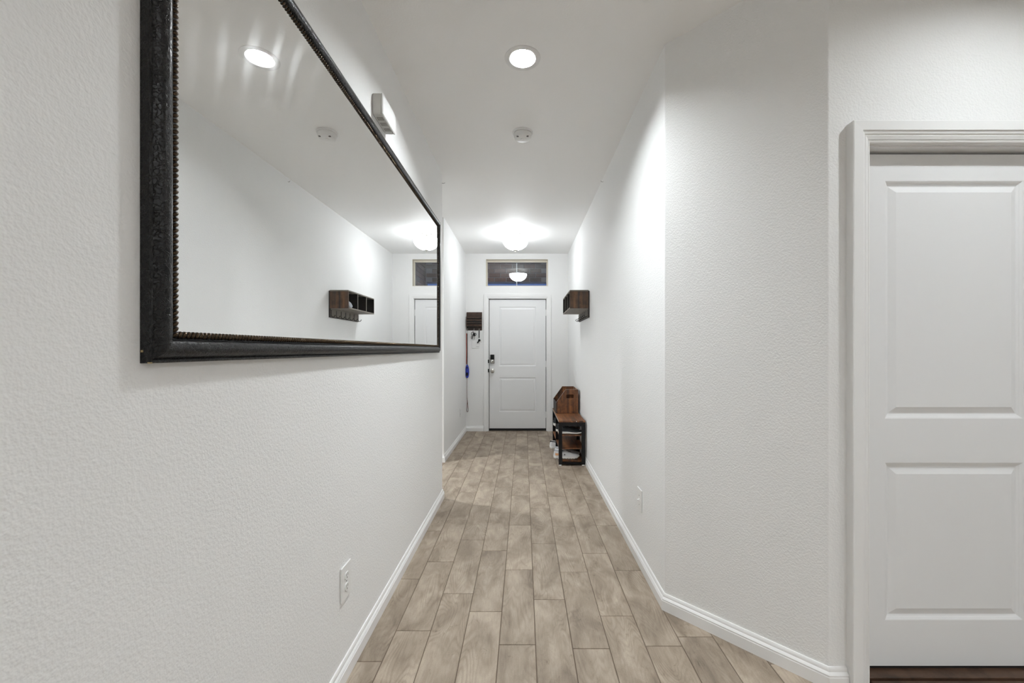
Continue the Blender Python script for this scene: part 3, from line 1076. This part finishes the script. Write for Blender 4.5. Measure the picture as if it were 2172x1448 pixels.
# ------------------------------------------------------------------ outlets and switch plates
def outlet(name, x, yc, zc, s, label, cat, style, w=0.078, hgt=0.124):
    """plate on a side wall; s = +1 faces +X, -1 faces -X"""
    t = thing(name, (x, yc, zc - hgt / 2), label, cat)
    e = 0.0004

    def bx_(p0, p1, y0_, y1_, z0_, z1_, ch=0.0):
        a, b = sorted((x + s * p0, x + s * p1))
        return MB().box(a, b, y0_, y1_, z0_, z1_, ch)
    bx_(e, 0.007, yc - w / 2, yc + w / 2, zc - hgt / 2, zc + hgt / 2, 0.0022).build('plate', 'plastic', t)
    if style == 'duplex':
        for dz in (0.0215, -0.0215):
            r = MB()
            pr = []
            for i in range(20):
                a = 2 * PI * i / 20
                pr.append((yc + 0.0165 * math.cos(a), zc + dz + max(-0.0135, min(0.0135, 0.0165 * math.sin(a)))))
            r.prism(pr, x + s * 0.0065, x + s * 0.0100, 'X')
            rc = r.build('receptacle', 'plastic', t)
            for dy in (-0.006, 0.006):
                bx_(0.0098, 0.0103, yc + dy - 0.0012, yc + dy + 0.0012, zc + dz - 0.001, zc + dz + 0.008).build('slot', 'slot', rc)
            bx_(0.0098, 0.0103, yc - 0.0025, yc + 0.0025, zc + dz - 0.010, zc + dz - 0.005).build('slot', 'slot', rc)
        MB().lathe([(0.0, 0.0), (0.003, 0.0), (0.002, s * 0.0015), (0.0, s * 0.0015)], (x + s * 0.0070, yc, zc), 'X', 12).build('screw', 'screw', t)
    else:
        MB().lathe([(0.0, 0.0), (0.0105, 0.0), (0.0105, s * 0.003), (0.0075, s * 0.004), (0.0, s * 0.004)], (x + s * 0.0068, yc, zc - 0.003), 'X', 20).build('jack_collar', 'plastic', t, True)
        MB().lathe([(0.0, 0.0), (0.0048, 0.0), (0.0048, s * 0.010), (0.0, s * 0.010)], (x + s * 0.0105, yc, zc - 0.003), 'X', 14).build('coax_jack', 'plastic', t, True)
        for dz in (-0.030, 0.024):
            MB().lathe([(0.0, 0.0), (0.003, 0.0), (0.002, s * 0.0015), (0.0, s * 0.0015)], (x + s * 0.0070, yc, zc + dz), 'X', 12).build('screw', 'screw', t)
    return t


outlet('wall_outlet', XL, 1.603, 0.374, 1, 'white duplex electrical outlet on the mirror wall below the frame', 'outlet', 'duplex', 0.086, 0.132)
outlet('cable_wall_plate', XR, 2.445, 0.385, -1, 'white cable wall plate low on the wall beside the angled corner', 'wall plate', 'coax', 0.088, 0.128)
outlet('wall_outlet', XF, 5.86, 0.38, 1, 'white outlet low on the short foyer wall beside the hanging leash', 'outlet', 'duplex')

# tiny dark nails left in both walls close to the ceiling
tag(MB().tube([(0.6915, 3.585, 2.731), (0.681, 3.583, 2.727), (0.674, 3.581, 2.729), (0.668, 3.578, 2.735)], 0.0016, 6).build('wall_nail', 'slot'),
    'tiny dark bent nail near the ceiling on the long shelf wall', 'nail')
tag(MB().tube([(XL - 0.001, 3.505, 2.685), (XL + 0.014, 3.505, 2.684), (XL + 0.028, 3.505, 2.687)], 0.0014, 6).build('wall_nail', 'slot'),
    'tiny dark straight nail near the ceiling at the mirror wall corner', 'nail')

# ------------------------------------------------------------------ cubby shelf with hooks on the right wall
SY0, SY1 = 4.334, 5.085
SZT, SZB = 1.898, 1.610
CZB = 1.704
SXF = 0.484
t = thing('cubby_shelf', (XR, (SY0 + SY1) / 2, SZB), 'dark wooden wall shelf with three cubbies and a row of coat hooks', 'wall shelf')
e = 0.0004
MB().box(XR - 0.013, XR - e, SY0, SY1, SZB, SZT - 0.008).build('back_board', 'shelf_dark', t)
MB().box(XR - 0.0145, XR - 0.0131, SY0 + 0.015, SY1 - 0.002, SZB + 0.006, CZB).build('hook_rail', 'shelf_grey', t)
MB().box(SXF, XR - 0.010, SY0, SY1 - 0.005, SZT - 0.013, SZT, 0.001).build('top_board', 'shelf_grey', t)
MB().box(SXF, XR - 0.0135, SY0, SY1 - 0.005, CZB, CZB + 0.013, 0.001).build('bottom_board', 'shelf_grey', t)
MB().box(SXF, XR - 0.0135, SY0 - 0.0006, SY0 + 0.013, CZB + 0.0005, SZT - 0.0135).build('side_panel', 'shelf_wood', t)
MB().box(SXF, XR - 0.0135, SY1 - 0.018, SY1 - 0.005, CZB + 0.0135, SZT - 0.0135).build('side_panel', 'shelf_dark', t)  # far panel coloured dark like the shaded cubbies
LEN = SY1 - 0.005 - SY0
for k in (1, 2):
    yk = SY0 + LEN * k / 3
    MB().box(SXF + 0.0012, XR - 0.0135, yk - 0.0065, yk + 0.0065, CZB + 0.0135, SZT - 0.0135).build('divider', 'shelf_dark', t)  # dark sides put the cubby's shade into the colour
    MB().box(SXF, SXF + 0.0011, yk - 0.0065, yk + 0.0065, CZB + 0.0135, SZT - 0.0135).build('edge_band', 'shelf_grey', t)
for k in range(3):
    a, b = SY0 + LEN * k / 3 + 0.0135, SY0 + LEN * (k + 1) / 3 - 0.0135
    MB().box(XR - 0.0205, XR - 0.0136, a, b, CZB + 0.0135, SZT - 0.0135).build('cubby_back_shade', 'shelf_dark', t)  # dark sheets over back and floor paint the shade inside each cubby
    MB().box(SXF + 0.004, XR - 0.021, a, b, CZB + 0.0131, CZB + 0.0142).build('cubby_floor_shade', 'shelf_dark', t)
    for (u, w_) in ((0.25, 0.3), (0.6, 0.7)):
        MB().lathe([(0.0, 0.0), (0.005, 0.0), (0.004, -0.0012), (0.0, -0.0012)], (SXF + 0.17 * u + 0.02, a + (b - a) * w_, CZB), 'Z', 10).build('screw', 'slot', t)
for k in range(7):
    yk = SY0 + 0.028 + (SY1 - SY0 - 0.05) * k / 6
    zb = SZB + 0.010
    hk = MB().box(XR - 0.018, XR - 0.0147, yk - 0.006, yk + 0.006, zb, zb + 0.072, 0.0008).build('hook', 'hook_metal', t)
    pth = [(XR - 0.016, yk, zb + 0.010), (XR - 0.020, yk, zb + 0.002), (XR - 0.030, yk, zb - 0.004), (XR - 0.042, yk, zb - 0.003), (XR - 0.052, yk, zb + 0.006), (XR - 0.056, yk, zb + 0.018)]
    MB().tube(pth, [0.0035, 0.0035, 0.0035, 0.0033, 0.0033, 0.0042], 8).build('prong', 'hook_metal', hk, True)

# what lies in the cubbies
def crumple(name, c, r, mat, label, cat, seed):
    rnd = random.Random(seed)
    bm = bmesh.new()
    bmesh.ops.create_icosphere(bm, subdivisions=3, radius=1.0)
    ph = [(Vector((rnd.uniform(-1, 1), rnd.uniform(-1, 1), rnd.uniform(-1, 1))) * 5, rnd.uniform(0, 6)) for _ in range(7)]
    for v in bm.verts:
        s = 1 + sum(0.045 * math.sin(q.dot(v.co) + p) for q, p in ph)
        v.co = Vector((v.co.x * r[0] * s, v.co.y * r[1] * s, max(-0.55, v.co.z) * r[2] * s))
    zmin = min(v.co.z for v in bm.verts)
    for v in bm.verts:
        v.co.z = max(zmin + 0.004, v.co.z) - zmin - 0.004
    for f in bm.faces:
        f.smooth = True
    me = bpy.data.meshes.new(name)
    bm.to_mesh(me); bm.free()
    me.materials.append(M[mat])
    o = bpy.data.objects.new(name, me)
    o.location = c
    COL.objects.link(o)
    return tag(o, label, cat)


crumple('folded_cap', (SXF + 0.075, SY0 + LEN / 6 - 0.01, CZB + 0.0145), (0.066, 0.085, 0.052), 'grey_fabric', 'crumpled grey fabric cap lying in the cubby nearest the hallway', 'cap', 3)
cp = thing('white_trinket', (SXF + 0.04, SY0 + LEN / 3 + 0.045, CZB + 0.0143), 'small white trinket with a dark hole in the middle cubby', 'trinket')
c0 = cp.location
MB().lathe([(0.0, 0.0005), (0.020, 0.0005), (0.021, 0.008), (0.011, 0.012), (0.011, 0.030), (0.022, 0.036), (0.022, 0.042), (0.0, 0.042)], tuple(c0), 'Z', 18).build('body', 'plastic', cp, True)
MB().lathe([(0.0, 0.0), (0.0065, 0.0), (0.0065, -0.002), (0.0, -0.002)], (c0.x - 0.0115, c0.y, c0.z + 0.021), 'X', 10).build('hole', 'dark', cp)

# ------------------------------------------------------------------ mail organizer, keys, leash and switch by the front door
def wx(px, K=136.0):
    return (px - VX) / K


def wz(py, K=136.0):
    return EYE + (VY - py) / K


OX0, OX1 = wx(989.3) + 0.004, wx(1022.6)
OZ0, OZ1 = wz(700.5), wz(662.0)
t = thing('mail_organizer', ((OX0 + OX1) / 2, YE, OZ0), 'dark brown wooden mail organizer with slats and key hooks', 'mail organizer')
MB().box(OX0, OX1, YE - 0.013, YE - e, OZ0, OZ1, 0.003).build('back_board', 'organizer', t)
for s0 in (OX0, OX1 - 0.010):
    MB().prism([(YE - 0.0135, OZ0 + 0.055), (YE - 0.056, OZ0 + 0.060), (YE - 0.056, OZ0 + 0.135), (YE - 0.030, OZ1 - 0.065), (YE - 0.0135, OZ1 - 0.060)], s0, s0 + 0.010, 'X').build('side_cheek', 'organizer', t)
for k, zz in enumerate((0.068, 0.106, 0.145, 0.184)):
    yo = (0.060, 0.060, 0.060, 0.040)[k]
    MB().box(OX0 + 0.002, OX1 - 0.002, YE - yo, YE - yo + 0.009, OZ0 + zz, OZ0 + zz + 0.021, 0.0015).build('slat', 'organizer', t)
MB().box(OX0 + 0.011, OX1 - 0.011, YE - 0.050, YE - 0.0135, OZ0 + 0.056, OZ0 + 0.064).build('bottom_board', 'organizer', t)
MB().box(OX0 + 0.011, OX1 - 0.011, YE - 0.0145, YE - 0.0131, OZ0 + 0.065, OZ0 + 0.19).build('pocket_shade', 'shelf_dark', t)  # dark sheet standing in for the shade between the slats
HK = [OX0 + 0.018, (OX0 + OX1) / 2 - 0.002, OX1 - 0.042]
for hx in HK:
    z_ = OZ0 + 0.026
    MB().tube([(hx, YE - 0.012, z_ + 0.004), (hx, YE - 0.024, z_), (hx, YE - 0.030, z_ - 0.014), (hx, YE - 0.042, z_ - 0.018), (hx, YE - 0.048, z_ - 0.006)], 0.0025, 8).build('hook', 'nickel', t, True)


def ring_path(c, r, n=20, plane='XZ', sx=1.0):
    out = []
    for i in range(n):
        a = 2 * PI * i / n
        if plane == 'XZ':
            out.append((c[0] + r * sx * math.cos(a), c[1], c[2] + r * math.sin(a)))
        else:
            out.append((c[0], c[1] + r * math.cos(a), c[2] + r * math.sin(a)))
    return out


def key_blade(c, ang, ln, root, mat='nickel'):
    m = MB()
    ca, sa = math.cos(ang), math.sin(ang)
    pts = [(-0.010, 0.0), (-0.012, -0.012), (-0.004, -0.021), (-0.004, -ln), (0.0, -ln - 0.004), (0.004, -ln), (0.0045, -0.021), (0.012, -0.012), (0.010, 0.0)]
    m.prism([(c[0] + x_ * ca - z_ * sa, c[2] + x_ * sa + z_ * ca) for x_, z_ in pts], c[1] - 0.0011, c[1] + 0.0011, 'Y')
    return m.build('key', mat, root)


# bunch on the middle hook: steel ring, black lanyard loop, fob, keys
hx, hz = HK[1], OZ0 + 0.006
yk = YE - 0.035
t = thing('key_bunch', (hx, yk, hz - 0.14), 'bunch of keys with looped black lanyard on the organizer middle hook', 'keys', 'keys on the organizer')
MB().tube(ring_path((hx, yk, hz - 0.016), 0.018), 0.0022, 6, closed=True).build('key_ring', 'steel', t, True)
lan = [(hx - 0.008, yk - 0.005, hz - 0.026), (hx - 0.034, yk - 0.006, hz - 0.040), (hx - 0.044, yk - 0.006, hz - 0.062), (hx - 0.030, yk - 0.006, hz - 0.082), (hx - 0.036, yk - 0.006, hz - 0.112),
       (hx - 0.040, yk - 0.006, hz - 0.136), (hx - 0.026, yk - 0.006, hz - 0.142), (hx - 0.020, yk - 0.006, hz - 0.118), (hx - 0.016, yk - 0.006, hz - 0.080), (hx - 0.004, yk - 0.006, hz - 0.030)]
MB().tube(lan, 0.0048, 8).build('lanyard', 'black_metal', t, True)
MB().box(hx - 0.010, hx + 0.022, yk - 0.012, yk - 0.0025, hz - 0.098, hz - 0.046, 0.004).build('fob', 'black_metal', t)
MB().tube(ring_path((hx + 0.020, yk - 0.004, hz - 0.068), 0.017), 0.0040, 8, closed=True).build('carabiner', 'black_metal', t, True)
key_blade((hx + 0.002, yk + 0.003, hz - 0.085), 0.08, 0.062, t)
key_blade((hx + 0.014, yk + 0.006, hz - 0.080), -0.12, 0.058, t)
# bunch on the right hook: long black strap with a fob at its end
hx = HK[2]
t = thing('key_bunch', (hx, yk, hz - 0.21), 'car key on a long black strap hanging from the organizer', 'keys', 'keys on the organizer')
MB().tube(ring_path((hx, yk, hz - 0.004), 0.007), 0.0018, 6, closed=True).build('key_ring', 'steel', t, True)
MB().box(hx - 0.0065, hx + 0.0065, yk - 0.0035, yk + 0.0015, hz - 0.125, hz - 0.010, 0.001).build('strap', 'black_metal', t)
MB().tube(ring_path((hx, yk, hz - 0.136), 0.011), 0.002, 6, closed=True).build('split_ring', 'steel', t, True)
fb = MB()
fb.lathe([(0.0, -0.007), (0.014, -0.006), (0.019, 0.0), (0.014, 0.006), (0.0, 0.007)], (hx + 0.001, yk, hz - 0.160), 'Y', 20)
fb.build('fob', 'black_metal', t, True)
fb = MB()
fb.prism([(hx - 0.006, hz - 0.166), (hx - 0.028, hz - 0.184), (hx - 0.034, hz - 0.206), (hx - 0.022, hz - 0.208), (hx + 0.004, hz - 0.180)], yk - 0.006, yk + 0.002, 'Y')
fb.build('car_key', 'black_metal', t)
key_blade((hx + 0.012, yk + 0.004, hz - 0.160), 0.45, 0.040, t)

# leash on the left hook
hx = HK[0] - 0.006
zl0, zl1 = OZ0 - 0.004, wz(773)
t = thing('dog_leash', (hx, YE - 0.03, wz(873)), 'long red and black dog leash with a blue retractable handle', 'dog leash')
yk = YE - 0.040
MB().tube(ring_path((hx + 0.003, yk, zl0 - 0.010), 0.011), 0.0026, 6, closed=True).build('clip_ring', 'steel', t, True)
MB().tube([(hx + 0.002, yk, zl0 - 0.018), (hx + 0.001, yk, zl0 - 0.048)], [0.005, 0.0035], 8).build('snap_clip', 'nickel', t, True)
MB().loft([[(hx - 0.006 + dx, yk + dy, z_) for dx, dy in ((0, 0.002), (0.013, 0.002), (0.013, -0.002), (0, -0.002))] for z_ in (zl0 - 0.042, zl0 - 0.15, zl0 - 0.26, zl1)]).build('black_strap', 'dark_strap', t)
MB().loft([[(hx - 0.013 + dx + s_, yk + dy, z_) for dx, dy in ((0, 0.002), (0.0068, 0.002), (0.0068, -0.0022), (0, -0.0022))] for z_, s_ in ((zl0 - 0.042, 0.0), (zl0 - 0.14, -0.001), (zl0 - 0.30, 0.001), (zl1 + 0.01, -0.001))]).build('red_strap', 'red_strap', t)
zt, zbm = wz(773), wz(801)
rings = []
for u, hw, hd in ((0.0, 0.008, 0.008), (0.06, 0.014, 0.012), (0.16, 0.022, 0.017), (0.35, 0.029, 0.020), (0.55, 0.031, 0.020), (0.75, 0.028, 0.018), (0.9, 0.021, 0.014), (1.0, 0.010, 0.008)):
    z_ = zt + (zbm - zt) * u
    rings.append([(hx + hw * math.cos(2 * PI * i / 16), YE - 0.026 + hd * math.sin(2 * PI * i / 16), z_) for i in range(16)])
hb = MB().loft(rings).build('handle', 'blue', t, True, angle=60)
MB().box(hx - 0.016, hx + 0.016, YE - 0.049, YE - 0.040, zbm + 0.035, zbm + 0.085, 0.004).build('grip_opening', 'black_metal', hb)
MB().box(hx - 0.009, hx + 0.009, YE - 0.047, YE - 0.041, zt - 0.060, zt - 0.035, 0.003).build('brake_button', 'black_metal', hb)
z1_, z2_ = wz(844), wz(873)
MB().tube([(hx - 0.002, YE - 0.022, zbm + 0.004), (hx - 0.006, YE - 0.018, (zbm + z1_) / 2), (hx - 0.004, YE - 0.016, z1_)], 0.0028, 6).build('cord', 'cord', t, True)
lp = [(hx - 0.004, YE - 0.016, z1_)]
for i in range(1, 16):
    a = PI * 2 * i / 16
    lp.append((hx + 0.002 + 0.015 * math.sin(a) * math.sin(a / 2), YE - 0.016, z1_ - (z1_ - z2_) * math.sin(a / 2) ** 0.8))
lp.append((hx - 0.003, YE - 0.016, z1_))
MB().tube(lp, 0.0034, 6).build('wrist_loop', 'cord', t, True)

# switch plate under the organizer
px0, px1, pz0, pz1 = wx(1000.6), wx(1017.0), wz(738.4), wz(722.0)
t = thing('light_switch', ((px0 + px1) / 2, YE, pz0), 'white light switch plate on the wall under the hanging keys', 'light switch')
MB().box(px0, px1, YE - 0.007, YE - e, pz0, pz1, 0.0022).build('plate', 'plastic', t)
pw_ = (px1 - px0) / 2
for k in (0, 1):
    c = px0 + pw_ * (k + 0.5)
    MB().prism([(YE - 0.0062, pz0 + 0.026), (YE - 0.0078 - 0.003 * k, pz0 + 0.026), (YE - 0.0108 + 0.003 * k, pz1 - 0.026), (YE - 0.0062, pz1 - 0.026)], c - 0.0165, c + 0.0165, 'X').build('rocker', 'plastic', t)
MB().box(px0 + pw_ * 1.5 - 0.020, px0 + pw_ * 1.5 + 0.020, YE - 0.0112, YE - 0.0068, pz0 + 0.0225, pz0 + 0.0258).build('rocker_slot', 'slot', t)

# ------------------------------------------------------------------ shoe rack bench
RX0, RX1, RY0, RY1, RZ = 0.382, 0.674, 4.515, 5.50, 0.492
t = thing('shoe_rack', ((RX0 + RX1) / 2, (RY0 + RY1) / 2, 0), 'black metal shoe rack bench with rustic brown wooden shelves', 'shoe rack')
MB().box(RX0, RX1, RY0, RY1, RZ - 0.017, RZ, 0.001).build('top_board', 'rustic_x', t)
ed = MB().box(RX0 - 0.0006, RX0 + 0.0004, RY0, RY1, RZ - 0.016, RZ - 0.001).build('edge_band', 'edge', t)
LW = 0.038
SHZ = [0.335, 0.190, 0.052]
for yk in (RY0 + 0.001, 4.955, RY1 - LW - 0.001):
    dp = LW if yk != 4.955 else 0.030
    for xk in (RX0 + 0.001, RX1 - LW - 0.001):
        MB().box(xk, xk + LW, yk, yk + dp * 0.62, 0.012, RZ - 0.0172).build('leg', 'black_metal', t)
        MB().lathe([(0.0, 0.0), (0.016, 0.0), (0.018, 0.004), (0.014, 0.0118), (0.0, 0.0118)], (xk + LW / 2, yk + dp * 0.31, 0.0003), 'Z', 14).build('foot', 'white_rubber', t, True)
    MB().box(RX0 + LW + 0.001, RX1 - LW - 0.001, yk, yk + dp * 0.62, RZ - 0.060, RZ - 0.0172).build('cross_rail', 'black_metal', t)
    MB().box(RX0 + LW + 0.001, RX1 - LW - 0.001, yk, yk + dp * 0.62, 0.014, 0.036).build('cross_rail', 'black_metal', t)
for z_ in SHZ:
    MB().box(RX0 + 0.006, RX1 - 0.006, RY0 + 0.0255, RY1 - 0.0255, z_ - 0.015, z_, 0.001).build('shelf', 'rustic_x', t)
MB().lathe([(0.0, 0.0), (0.0045, 0.0), (0.0035, -0.0015), (0.0, -0.0015)], (RX0 + 0.195, RY0 - 0.0001, RZ - 0.008), 'Y', 12).build('screw_cap', 'plastic', t)

# ------------------------------------------------------------------ storage bin on the rack
BX0, BX1, BY0, BY1 = 0.394, 0.664, 5.045, 5.490
BZ0, BZ1 = RZ + 0.0004, 0.782
t = thing('storage_bin', ((BX0 + BX1) / 2, (BY0 + BY1) / 2, RZ), 'rustic brown wooden bin with sloped sides and oval handle hole on the bench', 'storage bin')
pent = [(BX0, BZ0), (BX1, BZ0), (BX1, BZ1), (BX0 + 0.118, BZ1), (BX0, BZ0 + 0.128)]


def side_with_handle(y0_, y1_):
    """pentagon board with a stadium-shaped hand hole"""
    cx_, cz_, hw, hr = (BX0 + BX1) / 2 + 0.034, BZ1 - 0.083, 0.030, 0.026
    hole = arc(cx_ + hw, cz_, hr, -PI / 2, PI / 2, 8) + arc(cx_ - hw, cz_, hr, PI / 2, PI * 1.5, 8)
    m = MB()
    bm = bmesh.new()
    ov = [bm.verts.new((p[0], y0_, p[1])) for p in pent]
    hv = [bm.verts.new((p[0], y0_, p[1])) for p in hole]
    es = [bm.edges.new((ov[i], ov[(i + 1) % len(ov)])) for i in range(len(ov))]
    es += [bm.edges.new((hv[i], hv[(i + 1) % len(hv)])) for i in range(len(hv))]
    bmesh.ops.triangle_fill(bm, use_beauty=True, edges=es)
    r = bmesh.ops.extrude_face_region(bm, geom=list(bm.faces))
    bmesh.ops.translate(bm, vec=(0, y1_ - y0_, 0), verts=[v for v in r['geom'] if isinstance(v, bmesh.types.BMVert)])
    bm.verts.index_update()
    m.add([v.co[:] for v in bm.verts], [tuple(v.index for v in f.verts) for f in bm.faces])
    bm.free()
    return m


side_with_handle(BY0, BY0 + 0.010).build('side_panel', 'rustic', t)
MB().prism(pent, BY1 - 0.010, BY1, 'Y').build('side_panel', 'rustic', t)
MB().box(BX0, BX0 + 0.010, BY0 + 0.0105, BY1 - 0.0105, BZ0, BZ0 + 0.126).build('front_panel', 'shelf_dark', t)
MB().box(BX1 - 0.010, BX1, BY0 + 0.0105, BY1 - 0.0105, BZ0, BZ1).build('back_panel', 'rustic', t)
MB().box(BX0 + 0.0105, BX1 - 0.0105, BY0 + 0.0105, BY1 - 0.0105, BZ0, BZ0 + 0.008).build('bottom_panel', 'rustic', t)
for yk in (BY0, BY1 - 0.010):
    MB().loft([[(BX0 - 0.0006, yk + a, BZ0 + 0.128 + b_) for a, b_ in ((0, 0), (0.010, 0), (0.010, 0.0022), (0, 0.0022))],
               [(BX0 + 0.118, yk + a, BZ1 + b_) for a, b_ in ((0, 0), (0.010, 0), (0.010, 0.0022), (0, 0.0022))],
               [(BX1, yk + a, BZ1 + b_) for a, b_ in ((0, 0), (0.010, 0), (0.010, 0.0022), (0, 0.0022))]]).build('edge_band', 'edge', t)

# ------------------------------------------------------------------ shoes
def lerp_tab(tab, u):
    for i in range(len(tab) - 1):
        if u <= tab[i + 1][0]:
            a, b = tab[i], tab[i + 1]
            f = (u - a[0]) / (b[0] - a[0])
            f = f * f * (3 - 2 * f)
            return [a[k] + (b[k] - a[k]) * f for k in range(1, len(a))]
    return list(tab[-1][1:])


# station, half width, sole bottom, sole top, upper top
SLIP = [(0.0, 0.020, 0.006, 0.032, 0.074), (0.05, 0.030, 0.002, 0.032, 0.090), (0.16, 0.034, 0.0, 0.032, 0.086), (0.30, 0.033, 0.0, 0.030, 0.072),
        (0.44, 0.036, 0.001, 0.028, 0.068), (0.56, 0.041, 0.0, 0.024, 0.057), (0.72, 0.045, 0.0, 0.022, 0.045), (0.88, 0.038, 0.004, 0.024, 0.039),
        (0.96, 0.024, 0.010, 0.027, 0.034), (1.0, 0.008, 0.014, 0.028, 0.031)]
RUN = [(0.0, 0.022, 0.014, 0.044, 0.080), (0.04, 0.033, 0.007, 0.046, 0.102), (0.16, 0.038, 0.0, 0.044, 0.104), (0.32, 0.036, 0.0, 0.040, 0.094),
       (0.46, 0.038, 0.0, 0.036, 0.100), (0.60, 0.045, 0.0, 0.033, 0.082), (0.76, 0.047, 0.001, 0.031, 0.064), (0.89, 0.039, 0.008, 0.034, 0.054),
       (0.965, 0.024, 0.018, 0.038, 0.048), (1.0, 0.009, 0.024, 0.040, 0.044)]


def shoe(name, heel, tab, ln, mats, label, group, rot=0.0, logo=False, pads=False, laces=True):
    """toe points along +X from the heel point"""
    t = thing(name, heel, label, 'shoe', group)
    ca, sa = math.cos(rot), math.sin(rot)
    up, sole, accent, lining = mats

    def w(p):
        return (heel[0] + p[0] * ca - p[1] * sa, heel[1] + p[0] * sa + p[1] * ca, heel[2] + p[2] + 0.0004)
    NS = 26
    sole_r, up_r = [], []
    for i in range(NS + 1):
        u = i / NS
        hw, zb, zs, zu = lerp_tab(tab, u)
        X = u * ln
        n = 14
        sr = []
        for k in range(n):
            a = 2 * PI * k / n
            cy_, cz_ = math.cos(a), math.sin(a)
            sgn = lambda v, p_: math.copysign(abs(v) ** p_, v)
            sr.append(w((X, (hw + 0.003) * sgn(cy_, 0.5), (zb + zs) / 2 + (zs - zb) / 2 * sgn(cz_, 0.45))))
        sole_r.append(sr)
        ur = []
        for k in range(13):
            a = PI * k / 12
            pw__ = 0.72
            yy = hw * math.copysign(abs(math.cos(a)) ** 0.85, math.cos(a)) * (1 - 0.28 * math.sin(a))
            ur.append(w((X + 0.004 * math.sin(a) * (1 - u * 2), yy, zs - 0.006 + (zu - zs + 0.006) * math.sin(a) ** pw__)))
        up_r.append(ur)
    MB().loft(sole_r).build('sole', sole, t, True, angle=60)
    MB().loft(up_r, False, True).build('upper', up, t, True, angle=60)
    # collar opening
    zc_ = lerp_tab(tab, 0.16)[3]
    zf_ = lerp_tab(tab, 0.44)[3]
    col = []
    for i in range(20):
        a = 2 * PI * i / 20
        u = 0.22 + 0.20 * math.cos(a)
        zz = lerp_tab(tab, u)[3]
        col.append(w((u * ln, 0.021 * math.sin(a), zz + 0.002 - 0.012 * abs(math.sin(a)))))
    MB().tube(col, 0.0058, 8, closed=True).build('collar', accent, t, True)
    lin = MB()
    lin.add(col, [tuple(range(20))])
    lin.build('lining', lining, t)
    if laces:
        for k in range(4):
            u = 0.46 + 0.055 * k
            zz = lerp_tab(tab, u)[3]
            hwk = lerp_tab(tab, u)[0]
            MB().tube([w((u * ln + 0.006, s_ * hwk * 0.55, zz - 0.006 + 0.0075 * (1 - s_ * s_))) for s_ in (-1, -0.5, 0, 0.5, 1)], 0.0026, 6).build('lace', lining if up != 'charcoal' else 'black_metal', t, True)
    if logo:
        hwk, _, zs_, zu_ = lerp_tab(tab, 0.40)
        zm = zs_ + 0.016
        y_ = -hwk - 0.0005
        m = MB()
        for (a, b_) in (((0.38, 0.014), (0.415, 0.024)), ((0.415, 0.024), (0.405, 0.008)), ((0.405, 0.008), (0.44, 0.018))):
            m.tube([w((a[0] * ln, y_ + 0.10 * (a[1] - 0.008), zs_ + a[1])), w((b_[0] * ln, y_ + 0.10 * (b_[1] - 0.008), zs_ + b_[1]))], 0.0022, 5)
        m.build('side_mark', 'black_metal', t)
    if pads:
        hwk, zb_, zs_, zu_ = lerp_tab(tab, 0.10)
        pad = []
        for u in (0.05, 0.10, 0.16, 0.21):
            hwk, zb_, zs_, zu_ = lerp_tab(tab, u)
            pad.append([w((u * ln, -hwk - 0.0015, zs_ + 0.002)), w((u * ln, -hwk * 0.93 - 0.0015, zs_ + 0.024)), w((u * ln, -hwk * 0.8, zs_ + 0.024)), w((u * ln, -hwk * 0.8, zs_ + 0.002))])
        MB().loft(pad).build('heel_patch', 'orange_pad', t)
        for k in range(8):
            u = 0.12 + 0.10 * k
            hwk, zb_, zs_, zu_ = lerp_tab(tab, u)
            zz = zb_ + 0.0095
            MB().loft([[w(((u - 0.022) * ln, -hwk - 0.0042, zz)), w(((u + 0.022) * ln, -hwk - 0.0042, zz + 0.001)), w(((u + 0.022) * ln, -hwk - 0.0042, zz + 0.004)), w(((u - 0.022) * ln, -hwk - 0.0042, zz + 0.005))],
                       [w(((u - 0.022) * ln, -hwk + 0.004, zz)), w(((u + 0.022) * ln, -hwk + 0.004, zz + 0.001)), w(((u + 0.022) * ln, -hwk + 0.004, zz + 0.004)), w(((u - 0.022) * ln, -hwk + 0.004, zz + 0.005))]]).build('sole_slot', 'dark', t)
    return t


G1, G2 = ('charcoal', 'white_rubber', 'charcoal', 'dark'), ('white_mesh', 'white_rubber', 'grey_fabric', 'dark')
G3 = ('white_mesh', 'white_rubber', 'black_metal', 'black_metal')
shoe('slip_on_shoe', (RX0 + 0.002, RY0 + 0.085, SHZ[0]), SLIP, 0.275, G1, 'charcoal knit slip-on shoe with white sole on the upper shelf at the rack end', 'charcoal slip-on shoes', 0.02, laces=False)
shoe('slip_on_shoe', (RX0 - 0.014, RY0 + 0.205, SHZ[0]), SLIP, 0.275, G1, 'charcoal knit slip-on shoe with white sole second from the rack end', 'charcoal slip-on shoes', -0.03, laces=False)
shoe('canvas_shoe', (RX0 - 0.020, 5.045, SHZ[0]), RUN, 0.278, ('charcoal', 'white_rubber', 'charcoal', 'dark'), 'black shoe with thick white heel on the upper shelf beyond the middle leg', 'shoes on the rack', 0.04)
shoe('running_shoe', (RX0 - 0.048, RY0 + 0.092, SHZ[2]), RUN, 0.288, G2, 'chunky white running shoe with peach heel patch on the bottom shelf', 'white running shoes', 0.05, logo=True, pads=True)
shoe('running_shoe', (RX0 - 0.030, RY0 + 0.225, SHZ[2]), RUN, 0.288, G2, 'white running shoe half hidden behind another on the bottom shelf', 'white running shoes', 0.0, logo=True, pads=True)
shoe('sneaker', (RX0 - 0.062, 5.055, SHZ[2]), RUN, 0.290, G3, 'white sneaker with black collar and laces beyond the rack middle leg', 'shoes on the rack', 0.10, logo=True)
